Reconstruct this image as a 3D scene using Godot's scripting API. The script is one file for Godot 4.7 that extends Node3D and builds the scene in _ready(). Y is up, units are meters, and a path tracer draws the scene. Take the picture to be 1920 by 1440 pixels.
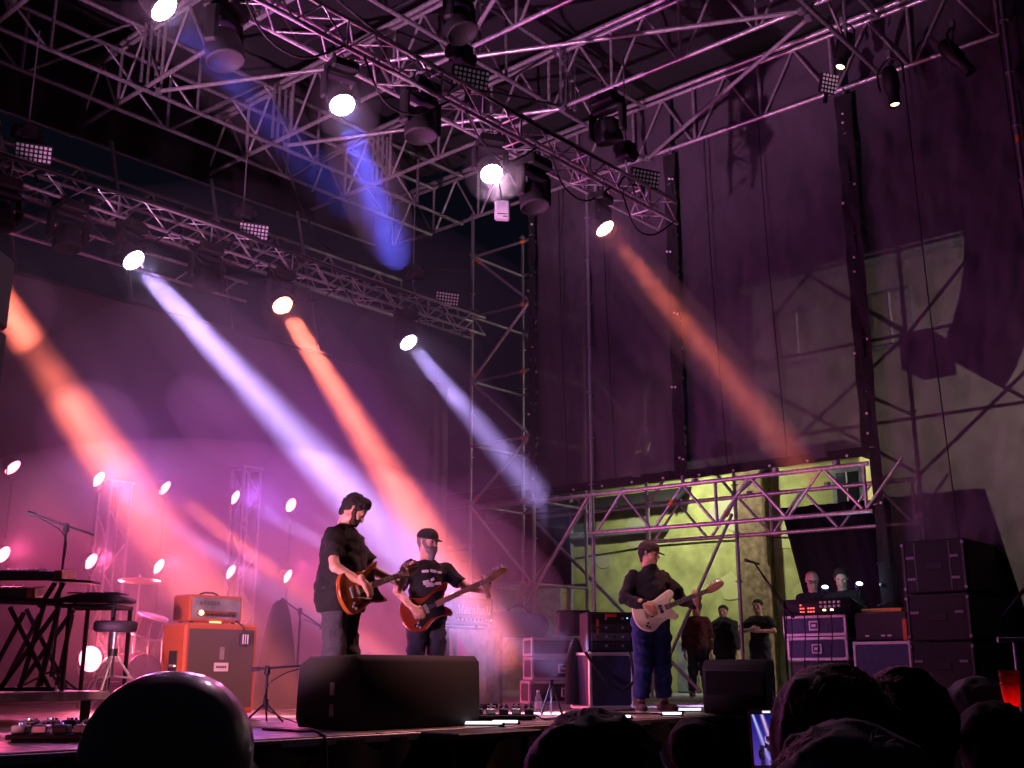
extends Node3D
# A concert on an open-air stage at night. x runs along the stage front, -z goes upstage, y is up, metres. The stage deck lies at y = 1.4.

const DECK := 1.4
var MATS := {}
var MESHES := {}
var USED := {}
var rng := RandomNumberGenerator.new()


func _ready() -> void:
	rng.seed = 4711
	# ---- camera
	var cam := Camera3D.new()
	cam.name = "camera"
	cam.fov = 37.85
	cam.near = 0.05
	cam.far = 400.0
	cam.basis = Basis(Vector3.UP, deg_to_rad(-49.0)) * Basis(Vector3.RIGHT, deg_to_rad(14.35))
	cam.position = Vector3(0, 1.82, 0)
	add_child(cam)
	cam.current = true
	# ---- night sky, air
	var env := Environment.new()
	env.background_mode = Environment.BG_SKY
	var sky := Sky.new()
	var sm := ProceduralSkyMaterial.new()
	sm.sky_top_color = Color(0.020, 0.024, 0.055)
	sm.sky_horizon_color = Color(0.045, 0.050, 0.090)
	sm.ground_bottom_color = Color(0.01, 0.01, 0.012)
	sm.ground_horizon_color = Color(0.03, 0.03, 0.05)
	sky.sky_material = sm
	env.sky = sky
	env.background_energy_multiplier = 1.0
	env.tonemap_mode = Environment.TONE_MAPPER_LINEAR
	env.tonemap_exposure = 1.0
	env.sdfgi_enabled = true
	env.ssao_enabled = true
	env.ssil_enabled = true
	env.volumetric_fog_enabled = true
	env.volumetric_fog_density = 0.0
	var we := WorldEnvironment.new()
	we.name = "environment"
	we.environment = env
	add_child(we)
	make_materials()
	setting()
	roof()
	side_wall()
	light_trusses()
	lamps()
	unseen_outside_lamps()
	haze()
	backline()
	wing()
	band()
	front()
	crowd()


# ------------------------------------------------------------------ helpers
func numbered(called: String) -> String:
	var n: int = USED.get(called, 0)
	USED[called] = n + 1
	return called if n == 0 else "%s_%03d" % [called, n]


func thing(called: String, label: String, category: String, at := Vector3.ZERO, yaw := 0.0, group := "") -> Node3D:
	var o := Node3D.new()
	o.name = numbered(called)
	o.position = at
	o.rotation.y = yaw
	add_child(o)
	return tag(o, label, category, group)


func tag(o: Node3D, label: String, category: String, group := "") -> Node3D:
	o.set_meta("label", label)
	o.set_meta("category", category)
	if group:
		o.set_meta("group", group)
	return o


func part(parent: Node3D, called: String, m: Mesh, mat: Material, t := Transform3D()) -> MeshInstance3D:
	var o := MeshInstance3D.new()
	o.name = called
	o.mesh = m
	o.material_override = null
	for k in m.get_surface_count():
		o.set_surface_override_material(k, mat)
	o.transform = t
	parent.add_child(o, true)
	return o


func at(x: float, y: float, z: float) -> Transform3D:
	return Transform3D(Basis(), Vector3(x, y, z))


func turned(pos: Vector3, rx := 0.0, ry := 0.0, rz := 0.0) -> Transform3D:
	return Transform3D(Basis.from_euler(Vector3(deg_to_rad(rx), deg_to_rad(ry), deg_to_rad(rz))), pos)


func structure(called: String, m: Mesh, mat: Material, pos := Vector3.ZERO) -> MeshInstance3D:
	var o := part(self, called, m, mat, Transform3D(Basis(), pos))
	o.set_meta("kind", "structure")
	return o


func rod_mesh(sides := 10) -> Mesh:
	var key := "rod%d" % sides
	if not MESHES.has(key):
		var c := CylinderMesh.new()
		c.top_radius = 1.0
		c.bottom_radius = 1.0
		c.height = 1.0
		c.radial_segments = sides
		c.rings = 1
		MESHES[key] = c
	return MESHES[key]


func along(a: Vector3, b: Vector3) -> Basis:
	var y := (b - a).normalized()
	var x := y.cross(Vector3.UP if absf(y.y) < 0.95 else Vector3.RIGHT).normalized()
	return Basis(x, y, x.cross(y))


func bar(parent: Node3D, called: String, a: Vector3, b: Vector3, r: float, mat: Material, sides := 10) -> MeshInstance3D:
	var bs := along(a, b)
	return part(parent, called, rod_mesh(sides), mat, Transform3D(Basis(bs.x * r, bs.y * a.distance_to(b), bs.z * r), (a + b) / 2.0))


func cyl(parent: Node3D, called: String, pos: Vector3, r: float, h: float, mat: Material, axis := Vector3.UP, sides := 20) -> MeshInstance3D:
	return bar(parent, called, pos - axis * h / 2.0, pos + axis * h / 2.0, r, mat, sides)


# a box with chamfered edges, its middle at the origin
func box_mesh(w: float, h: float, d: float, c := 0.01) -> Mesh:
	var key := "box%.3f,%.3f,%.3f,%.3f" % [w, h, d, c]
	if MESHES.has(key):
		return MESHES[key]
	var st := SurfaceTool.new()
	st.begin(Mesh.PRIMITIVE_TRIANGLES)
	var e := Vector3(w, h, d) / 2.0
	c = minf(c, minf(e.x, minf(e.y, e.z)) * 0.9)
	var i := e - Vector3(c, c, c)
	for ax in 3:
		for s in [-1.0, 1.0]:
			var u := (ax + 1) % 3
			var v := (ax + 2) % 3
			var q := []
			for k in [[-1, -1], [1, -1], [1, 1], [-1, 1]]:
				var p := Vector3.ZERO
				p[ax] = s * e[ax]
				p[u] = k[0] * i[u]
				p[v] = k[1] * i[v]
				q.append(p)
			face(st, q, s > 0)
	for ax in 3:  # edges along ax
		var u := (ax + 1) % 3
		var v := (ax + 2) % 3
		for su in [-1.0, 1.0]:
			for sv in [-1.0, 1.0]:
				var q := []
				for k in [[-1, 0], [1, 0], [1, 1], [-1, 1]]:
					var p := Vector3.ZERO
					p[ax] = k[0] * i[ax]
					p[u] = su * (e[u] if k[1] == 0 else i[u])
					p[v] = sv * (i[v] if k[1] == 0 else e[v])
					q.append(p)
				face(st, q, su * sv < 0)
	for sx in [-1.0, 1.0]:
		for sy in [-1.0, 1.0]:
			for sz in [-1.0, 1.0]:
				var s := Vector3(sx, sy, sz)
				face(st, [Vector3(e.x, i.y, i.z) * s, Vector3(i.x, e.y, i.z) * s, Vector3(i.x, i.y, e.z) * s], sx * sy * sz > 0)
	st.generate_normals()
	MESHES[key] = st.commit()
	return MESHES[key]


# a flat face; ccw says that the corners run anticlockwise seen from outside
func face(st: SurfaceTool, q: Array, ccw := true) -> void:
	st.set_smooth_group(-1)
	for k in range(1, q.size() - 1):
		var t := [q[0], q[k + 1], q[k]] if ccw else [q[0], q[k], q[k + 1]]
		for p in t:
			st.add_vertex(p)


func box(parent: Node3D, called: String, pos: Vector3, size: Vector3, mat: Material, c := 0.01) -> MeshInstance3D:
	return part(parent, called, box_mesh(size.x, size.y, size.z, c), mat, Transform3D(Basis(), pos))


# profile: [radius, height] pairs from the bottom up
func lathe(profile: Array, n := 20) -> Mesh:
	var st := SurfaceTool.new()
	st.begin(Mesh.PRIMITIVE_TRIANGLES)
	st.set_smooth_group(0)
	for k in profile.size() - 1:
		var a: Array = profile[k]
		var b: Array = profile[k + 1]
		for j in n:
			var c0 := Vector3(cos(TAU * j / n), 0, sin(TAU * j / n))
			var c1 := Vector3(cos(TAU * (j + 1) / n), 0, sin(TAU * (j + 1) / n))
			var p := [c0 * a[0] + Vector3.UP * a[1], c1 * a[0] + Vector3.UP * a[1], c1 * b[0] + Vector3.UP * b[1], c0 * b[0] + Vector3.UP * b[1]]
			for q in [0, 1, 2, 0, 2, 3]:
				st.add_vertex(p[q])
	st.generate_normals()
	return st.commit()


func cable_mesh(pts: Array, r: float, sides := 6, taper := 1.0) -> Mesh:
	var cv := Curve3D.new()
	for k in pts.size():
		var p: Vector3 = pts[k]
		var tan := ((pts[mini(k + 1, pts.size() - 1)] as Vector3) - (pts[maxi(k - 1, 0)] as Vector3)) / 6.0
		cv.add_point(p, -tan, tan)
	var len := cv.get_baked_length()
	var n := clampi(int(len / 0.05), 6, 60)
	var st := SurfaceTool.new()
	st.begin(Mesh.PRIMITIVE_TRIANGLES)
	st.set_smooth_group(0)
	var rings := []
	for k in n + 1:
		var p := cv.sample_baked(len * k / n)
		var d := (cv.sample_baked(minf(len, len * k / n + 0.01)) - cv.sample_baked(maxf(0.0, len * k / n - 0.01))).normalized()
		var bs := along(Vector3.ZERO, d if d.length() > 0.5 else Vector3.UP)
		var ring := []
		var rr := r * lerpf(1.0, taper, float(k) / n)
		for j in sides:
			ring.append(p + bs.x * cos(TAU * j / sides) * rr + bs.z * sin(TAU * j / sides) * rr)
		rings.append(ring)
	for k in n:
		for j in sides:
			var j2 := (j + 1) % sides
			for v in [rings[k][j], rings[k + 1][j2], rings[k + 1][j], rings[k][j], rings[k][j2], rings[k + 1][j2]]:
				st.add_vertex(v)
	st.generate_normals()
	return st.commit()


# an outline in x, y given thickness along z, with a rounded-over edge
func plate_mesh(outline: PackedVector2Array, thick: float, bevel := 0.006) -> Mesh:
	if area_of(outline) < 0.0:
		outline.reverse()
	var st := SurfaceTool.new()
	st.begin(Mesh.PRIMITIVE_TRIANGLES)
	var n := outline.size()
	var inner: PackedVector2Array = outline
	var tri := PackedInt32Array()
	for attempt in 5:
		var off := PackedVector2Array()
		for k in n:
			var a := (outline[k] - outline[(k + n - 1) % n]).normalized()
			var b := (outline[(k + 1) % n] - outline[k]).normalized()
			var nrm := Vector2(-(a.y + b.y), a.x + b.x).normalized()
			off.append(outline[k] + nrm * (bevel if attempt < 4 else 0.0))
		inner = off
		tri = Geometry2D.triangulate_polygon(inner)
		if tri.size() >= (n - 2) * 3:
			break
		bevel *= 0.5
	var h := thick / 2.0
	st.set_smooth_group(-1)
	for k in range(0, tri.size(), 3):
		if area_of(PackedVector2Array([inner[tri[k]], inner[tri[k + 1]], inner[tri[k + 2]]])) < 0.0:
			var swap := tri[k + 1]
			tri[k + 1] = tri[k + 2]
			tri[k + 2] = swap
		for q in [0, 2, 1]:
			st.add_vertex(Vector3(inner[tri[k + q]].x, inner[tri[k + q]].y, h))
		for q in [0, 1, 2]:
			st.add_vertex(Vector3(inner[tri[k + q]].x, inner[tri[k + q]].y, -h))
	st.set_smooth_group(1)
	for k in n:
		var l := (k + 1) % n
		var loops := [[inner, h], [outline, h - bevel], [outline, -h + bevel], [inner, -h]]
		for m in 3:
			var A: PackedVector2Array = loops[m][0]
			var B: PackedVector2Array = loops[m + 1][0]
			var za: float = loops[m][1]
			var zb: float = loops[m + 1][1]
			var p := [Vector3(A[k].x, A[k].y, za), Vector3(A[l].x, A[l].y, za), Vector3(B[l].x, B[l].y, zb), Vector3(B[k].x, B[k].y, zb)]
			for q in [0, 1, 2, 0, 2, 3]:
				st.add_vertex(p[q])
	st.generate_normals()
	return st.commit()


func area_of(p: PackedVector2Array) -> float:
	var a := 0.0
	for k in p.size():
		a += p[k].cross(p[(k + 1) % p.size()])
	return a / 2.0


# a smooth closed outline through points
func smooth_outline(pts: Array, per := 5) -> PackedVector2Array:
	var out := PackedVector2Array()
	var n := pts.size()
	for k in n:
		var a: Vector2 = pts[(k + n - 1) % n]
		var b: Vector2 = pts[k]
		var c: Vector2 = pts[(k + 1) % n]
		var d: Vector2 = pts[(k + 2) % n]
		for j in per:
			out.append(b.cubic_interpolate(c, a, d, float(j) / per))
	return out


# a sheet: corner a, edges u and v, moved along its normal by a function of (s, t)
func sheet_mesh(a: Vector3, u: Vector3, v: Vector3, nu: int, nv: int, move: Callable) -> Mesh:
	var st := SurfaceTool.new()
	st.begin(Mesh.PRIMITIVE_TRIANGLES)
	st.set_smooth_group(0)
	var nrm := u.cross(v).normalized()
	var pts := []
	for i in nu + 1:
		for j in nv + 1:
			var s := float(i) / nu
			var t := float(j) / nv
			pts.append(a + u * s + v * t + nrm * float(move.call(s, t)))
	for i in nu:
		for j in nv:
			var k := i * (nv + 1) + j
			for q in [[k, i, j], [k + 1, i, j + 1], [k + nv + 2, i + 1, j + 1], [k, i, j], [k + nv + 2, i + 1, j + 1], [k + nv + 1, i + 1, j]]:
				st.set_uv(Vector2(float(q[1]) / nu, float(q[2]) / nv))
				st.add_vertex(pts[q[0]])
	st.generate_normals()
	return st.commit()


func flat(_s: float, _t: float) -> float:
	return 0.0


func text(parent: Node3D, called: String, words: String, size: float, mat: Material, t: Transform3D, font := "Droid Sans", bold := false) -> MeshInstance3D:
	var m := TextMesh.new()
	var f := SystemFont.new()
	f.font_names = PackedStringArray([font])
	if bold:
		f.font_weight = 700
	m.font = f
	m.text = words
	m.font_size = 32
	m.pixel_size = size / 32.0
	m.depth = 0.003
	m.curve_step = 2.0
	return part(parent, called, m, mat, t)


# ------------------------------------------------------------------ materials
func mat(called: String, lin: Color, rough := 0.6, metal := 0.0) -> StandardMaterial3D:
	var m := StandardMaterial3D.new()
	m.resource_name = called
	m.albedo_color = lin.linear_to_srgb()
	m.roughness = rough
	m.metallic = metal
	MATS[called] = m
	return m


func grain(seed_: int, freq: float, lo: Color, hi: Color, kind := FastNoiseLite.TYPE_SIMPLEX_SMOOTH, size := 512) -> NoiseTexture2D:
	var n := FastNoiseLite.new()
	n.seed = seed_
	n.noise_type = kind
	n.frequency = freq
	n.fractal_octaves = 5
	var t := NoiseTexture2D.new()
	t.width = size
	t.height = size
	t.seamless = true
	t.noise = n
	var g := Gradient.new()
	g.set_color(0, lo)
	g.set_color(1, hi)
	t.color_ramp = g
	return t


func worn(m: StandardMaterial3D, seed_: int, freq: float, lo: float, hi: float, scale: float, relief := 0.0, rough_too := false) -> StandardMaterial3D:
	var t := grain(seed_, freq, Color(lo, lo, lo), Color(hi, hi, hi))
	m.albedo_texture = t
	m.uv1_triplanar = true
	m.uv1_world_triplanar = true
	m.uv1_scale = Vector3.ONE * scale
	if relief > 0.0:
		m.heightmap_enabled = true
		m.heightmap_scale = relief
		m.heightmap_texture = t
	if rough_too:
		m.roughness_texture = grain(seed_ + 7, freq * 1.7, Color(0.5, 0.5, 0.5), Color(1, 1, 1))
	return m


func glowing(called: String, c: Color, power: float) -> StandardMaterial3D:
	var m := mat(called, Color(0.8, 0.8, 0.8), 0.4)
	m.emission_enabled = true
	m.emission = c.linear_to_srgb()
	m.emission_energy_multiplier = power
	return m


func make_materials() -> void:
	worn(mat("aluminium", Color(0.74, 0.72, 0.74), 0.34, 0.65), 3, 0.02, 0.72, 1.0, 1.3)
	worn(mat("dull_tube", Color(0.46, 0.45, 0.48), 0.4, 0.55), 5, 0.03, 0.6, 1.0, 1.1)
	worn(mat("galvanised", Color(0.46, 0.47, 0.50), 0.42, 0.55), 4, 0.05, 0.6, 1.0, 1.7)
	mat("black_metal", Color(0.010, 0.010, 0.011), 0.55, 0.1)
	mat("black_plastic", Color(0.005, 0.005, 0.006), 0.7)
	mat("grey_plastic", Color(0.10, 0.10, 0.11), 0.5)
	mat("silver", Color(0.62, 0.62, 0.64), 0.3, 0.8)
	mat("orange_tape", Color(0.75, 0.27, 0.03), 0.6)
	mat("white_paper", Color(0.75, 0.73, 0.72), 0.8)
	worn(mat("black_cloth", Color(0.022, 0.02, 0.024), 0.95), 8, 0.02, 0.6, 1.0, 0.9)
	worn(mat("canvas", Color(0.016, 0.014, 0.02), 0.95), 9, 0.006, 0.8, 1.0, 0.13)
	worn(mat("backdrop", Color(0.10, 0.085, 0.10), 0.95), 10, 0.006, 0.8, 1.0, 0.13)
	var net := worn(mat("net", Color(0.09, 0.078, 0.095), 1.0), 11, 0.005, 0.82, 1.0, 0.11)
	net.transparency = BaseMaterial3D.TRANSPARENCY_ALPHA
	net.albedo_color.a = 0.86
	net.cull_mode = BaseMaterial3D.CULL_DISABLED
	worn(mat("deck", Color(0.42, 0.38, 0.37), 0.6), 12, 0.012, 0.45, 1.0, 0.5, 0.15, true)
	worn(mat("asphalt", Color(0.05, 0.05, 0.05), 0.9), 13, 0.05, 0.6, 1.0, 0.4, 0.4)
	worn(mat("plaster_green", Color(0.47, 0.54, 0.20), 0.95), 14, 0.012, 0.72, 1.0, 0.3, 0.7)
	worn(mat("plaster_pale", Color(0.46, 0.40, 0.39), 0.95), 15, 0.012, 0.75, 1.0, 0.25, 0.8)
	worn(mat("pillar_stone", Color(0.27, 0.20, 0.12), 0.95), 16, 0.02, 0.6, 1.0, 0.5, 1.0)
	worn(mat("concrete", Color(0.33, 0.37, 0.42), 0.95), 17, 0.02, 0.65, 1.0, 0.4, 0.6)
	mat("dark_glass", Color(0.02, 0.022, 0.03), 0.1)
	worn(mat("orange_tolex", Color(0.62, 0.13, 0.03), 0.65), 18, 0.2, 0.8, 1.0, 3.0, 0.1)
	worn(mat("grille_cloth", Color(0.15, 0.11, 0.085), 0.95), 19, 0.25, 0.6, 1.0, 4.0, 0.1)
	worn(mat("black_tolex", Color(0.022, 0.02, 0.022), 0.7), 20, 0.2, 0.7, 1.0, 3.0, 0.1)
	worn(mat("speaker_paint", Color(0.012, 0.0115, 0.0125), 0.8), 30, 0.2, 0.7, 1.0, 3.0, 0.1)
	worn(mat("case_panel", Color(0.05, 0.048, 0.055), 0.6), 21, 0.03, 0.6, 1.0, 1.5)
	worn(mat("case_blue", Color(0.05, 0.055, 0.14), 0.6), 31, 0.03, 0.6, 1.0, 1.5)
	worn(mat("pale_cloth", Color(0.38, 0.32, 0.32), 0.95), 22, 0.015, 0.7, 1.0, 0.8)
	mat("pink_cloth", Color(0.40, 0.10, 0.26), 0.95)
	mat("skin", Color(0.50, 0.29, 0.21), 0.45)
	var sc := mat("scalp", Color(0.36, 0.21, 0.16), 0.35)
	sc.clearcoat_enabled = true
	sc.clearcoat = 0.7
	sc.clearcoat_roughness = 0.15
	worn(mat("black_shirt", Color(0.011, 0.011, 0.013), 0.95), 23, 0.05, 0.6, 1.0, 2.0)
	worn(mat("navy_knit", Color(0.014, 0.014, 0.024), 0.95), 24, 0.08, 0.6, 1.0, 2.0, 0.15)
	worn(mat("denim_dark", Color(0.028, 0.030, 0.048), 0.9), 25, 0.04, 0.5, 1.0, 2.5)
	worn(mat("denim_blue", Color(0.04, 0.075, 0.30), 0.9), 26, 0.04, 0.4, 1.0, 2.5)
	worn(mat("denim_grey", Color(0.060, 0.058, 0.075), 0.9), 27, 0.04, 0.5, 1.0, 2.5)
	worn(mat("plaid", Color(0.16, 0.03, 0.035), 0.95), 28, 0.02, 0.5, 1.0, 1.5)
	mat("hair_dark", Color(0.014, 0.010, 0.009), 0.9)
	mat("hair_brown", Color(0.06, 0.028, 0.02), 0.75)
	mat("hair_grey", Color(0.16, 0.14, 0.15), 0.9)
	for h in [["strand_dark", Color(0.06, 0.034, 0.028)], ["strand_brown", Color(0.13, 0.05, 0.035)], ["strand_grey", Color(0.26, 0.21, 0.24)]]:
		var hm := mat(h[0], h[1], 0.6)
		hm.backlight_enabled = true
		hm.backlight = Color(0.9, 0.8, 0.8)
	worn(mat("green_dark", Color(0.10, 0.17, 0.12), 0.95), 44, 0.012, 0.7, 1.0, 0.3)
	mat("beard_brown", Color(0.042, 0.025, 0.018), 0.9)
	mat("plaster_patch", Color(0.41, 0.46, 0.20), 0.95)
	mat("plaster_bare", Color(0.38, 0.40, 0.26), 0.95)
	mat("cap_black", Color(0.012, 0.012, 0.013), 0.9)
	mat("cap_brown", Color(0.035, 0.022, 0.022), 0.9)
	mat("shoe", Color(0.10, 0.08, 0.08), 0.7)
	mat("sole", Color(0.6, 0.55, 0.52), 0.7)
	mat("shirt_pale", Color(0.32, 0.28, 0.33), 0.9)
	worn(mat("wood_amber", Color(0.40, 0.105, 0.018), 0.25), 32, 0.01, 0.6, 1.0, 2.0)
	mat("guitar_cream", Color(0.68, 0.63, 0.52), 0.25)
	mat("guitar_burst", Color(0.14, 0.022, 0.010), 0.22)
	mat("maple", Color(0.48, 0.27, 0.12), 0.35)
	mat("rosewood", Color(0.05, 0.03, 0.022), 0.45)
	mat("pick_black", Color(0.012, 0.012, 0.012), 0.25)
	mat("pick_pearl", Color(0.55, 0.50, 0.42), 0.3)
	mat("red_paint", Color(0.5, 0.03, 0.03), 0.5)
	mat("drum_shell", Color(0.25, 0.10, 0.12), 0.35)
	mat("drum_skin", Color(0.5, 0.47, 0.45), 0.6)
	mat("brass", Color(0.55, 0.38, 0.14), 0.3, 0.9)
	var cup := mat("orange_cup", Color(0.85, 0.17, 0.02), 0.4)
	cup.backlight_enabled = true
	cup.backlight = Color(0.8, 0.3, 0.1)
	var wat := mat("clear_plastic", Color(0.9, 0.92, 0.95), 0.08)
	wat.transparency = BaseMaterial3D.TRANSPARENCY_ALPHA
	wat.albedo_color.a = 0.15
	glowing("led_white", Color(1.0, 0.9, 1.0), 3.5)
	glowing("lens_lavender", Color(0.72, 0.60, 1.0), 45.0)
	glowing("lens_red", Color(1.0, 0.16, 0.08), 60.0)
	glowing("lens_pink", Color(1.0, 0.16, 0.26), 12.0)
	glowing("led_warm", Color(1.0, 0.72, 0.34), 5.0)
	glowing("led_red", Color(1.0, 0.06, 0.02), 4.0)
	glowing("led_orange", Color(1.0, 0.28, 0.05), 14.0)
	glowing("led_blue", Color(0.05, 0.15, 1.0), 4.0)
	glowing("led_cyan", Color(0.3, 0.8, 1.0), 1.5)
	glowing("lamp_cyan", Color(0.6, 0.9, 1.0), 6.0)
	worn(mat("drape_navy", Color(0.012, 0.013, 0.03), 0.95), 40, 0.02, 0.6, 1.0, 0.8)
	glowing("led_dim", Color(0.55, 0.42, 0.62), 0.04)
	glowing("strip_white", Color(0.9, 0.92, 1.0), 2.2)


# ------------------------------------------------------------------ the setting
func setting() -> void:
	var g := PlaneMesh.new()
	g.size = Vector2(300, 300)
	structure("ground", g, MATS.asphalt, Vector3(0, 0, 0))
	# stage: deck of plywood panels, dark skirt under its front edge
	var deck := structure("stage_deck", box_mesh(15.0, 0.2, 9.8, 0.01), MATS.deck, Vector3(6.5, DECK - 0.106, -10.88))
	for i in 7:
		for j in 9:
			var m := box_mesh(1.986, 0.02, 1.082, 0.004)
			part(deck, "plank", m, MATS.deck, at(-6.5 + i * 2.0 + 1.0 - 0.5, 0.1, 4.88 - 0.56 - j * 1.09))
	structure("side_deck", box_mesh(7.0, 1.38, 16.0, 0.01), MATS.concrete, Vector3(17.52, 0.69, -12.2))
	var dr := RandomNumberGenerator.new()
	dr.seed = 5
	for k in 14:  # strips of tape stuck on the planks
		part(deck, "tape_strip", box_mesh(dr.randf_range(0.08, 0.3), 0.002, 0.045, 0.0005), [MATS.white_paper, MATS.black_cloth, MATS.orange_tape][k % 3], turned(Vector3(dr.randf_range(-1.5, 4.5), 0.1125, dr.randf_range(2.2, 4.7)), 0, dr.randf_range(0, 180), 0))
	var skirt := thing("stage_skirt", "black cloth skirt hanging below the front edge of the stage", "stage skirt", Vector3(-1, 0, -5.97))
	part(skirt, "cloth", sheet_mesh(Vector3.ZERO, Vector3(15, 0, 0), Vector3(0, DECK - 0.03, 0), 150, 4, func(s, t): return 0.03 * sin(s * 190.0 + sin(s * 41.0) * 2.0) * (1.0 - t * 0.8)), MATS.black_cloth)
	var trim := thing("stage_edge_rail", "pale metal edge strip along the front of the stage deck", "edge trim", Vector3(-1, DECK - 0.03, -5.975))
	box(trim, "rail", Vector3(7.5, 0, 0), Vector3(15, 0.05, 0.012), MATS.galvanised, 0.003)
	# backdrop cloth behind the band
	var bd := thing("backdrop", "tall plain cloth backdrop closing the rear of the stage", "backdrop", Vector3(1.0, DECK, -13.6))
	part(bd, "cloth", sheet_mesh(Vector3(0, 0.02, 0), Vector3(12.9, 0, 0), Vector3(0, 5.3, 0), 130, 8, func(s, t): return 0.035 * sin(s * 130.0 + 2.0 * sin(s * 37.0)) * (1.15 - t) + 0.02 * sin(t * 9.0 + s * 20.0)), MATS.backdrop)
	bar(bd, "top_pipe", Vector3(0, 5.33, 0), Vector3(12.9, 5.33, 0), 0.025, MATS.black_metal)
	# buildings beyond the stage's open side
	var b1 := thing("green_wall_building", "yellow-green plastered building wall seen through the stage's side opening", "building", Vector3(20, 0, -13))
	part(b1, "wall", box_mesh(0.6, 5.75, 17.4, 0.02), MATS.plaster_green, at(0.3, 2.875, -4.4))
	box(b1, "eave", Vector3(0.0, 5.85, -4.4), Vector3(1.5, 0.18, 17.6), MATS.canvas, 0.03)
	box(b1, "pillar", Vector3(-0.16, 2.86, 2.1), Vector3(0.36, 5.72, 0.62), MATS.pillar_stone, 0.03)
	box(b1, "pillar", Vector3(-0.16, 2.86, -4.7), Vector3(0.36, 5.72, 0.5), MATS.concrete, 0.03)
	var pr := RandomNumberGenerator.new()
	pr.seed = 31
	for k in 26:
		var pts := []
		var n := pr.randi_range(6, 9)
		var w := pr.randf_range(0.12, 0.55)
		for q in n:
			pts.append(Vector2(cos(TAU * q / n) * w * pr.randf_range(0.6, 1.3), sin(TAU * q / n) * w * pr.randf_range(0.3, 0.9)))
		part(b1, "plaster_patch", plate_mesh(smooth_outline(pts, 3), 0.02, 0.006), MATS.plaster_patch if k % 3 else MATS.plaster_bare, turned(Vector3(-0.002 - 0.0008 * (k % 9), pr.randf_range(1.6, 5.0), pr.randf_range(-5.0, 4.0)), 0, -90, 0))
	bar(b1, "rain_pipe", Vector3(-0.08, 0.0, -2.55), Vector3(-0.08, 5.7, -2.55), 0.05, MATS.concrete)
	for y in [2.0, 3.4, 4.8]:
		cyl(b1, "pipe_clip", Vector3(-0.08, y, -2.55), 0.062, 0.05, MATS.galvanised)
	part(b1, "wall_cable", cable_mesh([Vector3(-0.03, 4.4, -6.0), Vector3(-0.04, 4.25, -3.0), Vector3(-0.03, 4.38, 0.0), Vector3(-0.04, 4.3, 3.8)], 0.012), MATS.black_plastic)
	box(b1, "dark_green_band", Vector3(-0.006, 5.22, -7.4), Vector3(0.03, 1.0, 11.0), MATS.green_dark, 0.004)  # darker green along the top of the wall
	box(b1, "cornice", Vector3(-0.12, 4.72, -6.0), Vector3(0.3, 0.14, 12.0), MATS.concrete, 0.02)
	box(b1, "pale_light_patch", Vector3(-0.02, 1.9, 0.35), Vector3(0.05, 1.0, 0.5), MATS.concrete, 0.01)  # pale blue-grey patches stand in for light from another lamp
	box(b1, "pale_light_patch", Vector3(-0.02, 3.2, -3.4), Vector3(0.05, 3.2, 1.0), MATS.concrete, 0.01)
	var wn := box(b1, "window", Vector3(-0.03, 5.1, 4.05), Vector3(0.08, 0.9, 0.62), MATS.concrete, 0.01)
	box(wn, "pane", Vector3(-0.03, 0, 0), Vector3(0.04, 0.7, 0.44), MATS.dark_glass, 0.004)
	box(wn, "frame", Vector3(-0.045, 0, 0), Vector3(0.04, 0.72, 0.03), MATS.white_paper, 0.004)
	var aw := thing("awning", "dark sloping awning high on the green wall, placed to shade its top", "awning", Vector3(19.72, 5.38, -14.9))  # stands for a dark roof shape, placed to shade the wall top
	part(aw, "canvas", box_mesh(0.62, 0.05, 5.0, 0.01), MATS.canvas, turned(Vector3.ZERO, 0, 0, 30))
	for z in [-2.3, 0.0, 2.3]:
		bar(aw, "rib", Vector3(-0.27, -0.2, z), Vector3(0.26, 0.1, z), 0.02, MATS.black_metal, 8)
	var b2 := thing("pale_apartment_building", "tall pale apartment block showing dimly through the side netting", "building", Vector3(25, 0, -9.5))
	part(b2, "wall", box_mesh(0.8, 11.3, 9.3, 0.03), MATS.plaster_pale, at(0.4, 5.65, 0.65))
	part(b2, "wall", box_mesh(0.8, 9.6, 9.0, 0.03), MATS.plaster_pale, at(0.41, 4.8, 9.81))
	box(b2, "roof_slab", Vector3(0.3, 11.4, 0.65), Vector3(1.4, 0.22, 9.5), MATS.concrete, 0.03)
	for y in [9.9]:
		for z in [-2.7, -0.3, 3.4]:
			var w := box(b2, "window", Vector3(-0.03, y, z), Vector3(0.12, 1.35, 1.05), MATS.concrete, 0.02)
			box(w, "shutter", Vector3(-0.055, 0, 0), Vector3(0.03, 1.2, 0.9), MATS.plaster_pale, 0.005)
			box(w, "frame", Vector3(-0.07, 0, 0), Vector3(0.04, 1.24, 0.05), MATS.white_paper, 0.005)
			box(w, "sill", Vector3(-0.12, -0.72, 0), Vector3(0.2, 0.06, 1.2), MATS.concrete, 0.01)
	var b3 := thing("low_concrete_wall", "low grey-blue concrete wall beyond the scaffold tower", "wall", Vector3(24, 0, -24))
	box(b3, "wall", Vector3(0, 3.4, 0), Vector3(0.4, 6.8, 12.0), MATS.concrete, 0.03)
	box(b3, "coping", Vector3(0, 6.86, 0), Vector3(0.55, 0.12, 12.0), MATS.concrete, 0.02)


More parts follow.
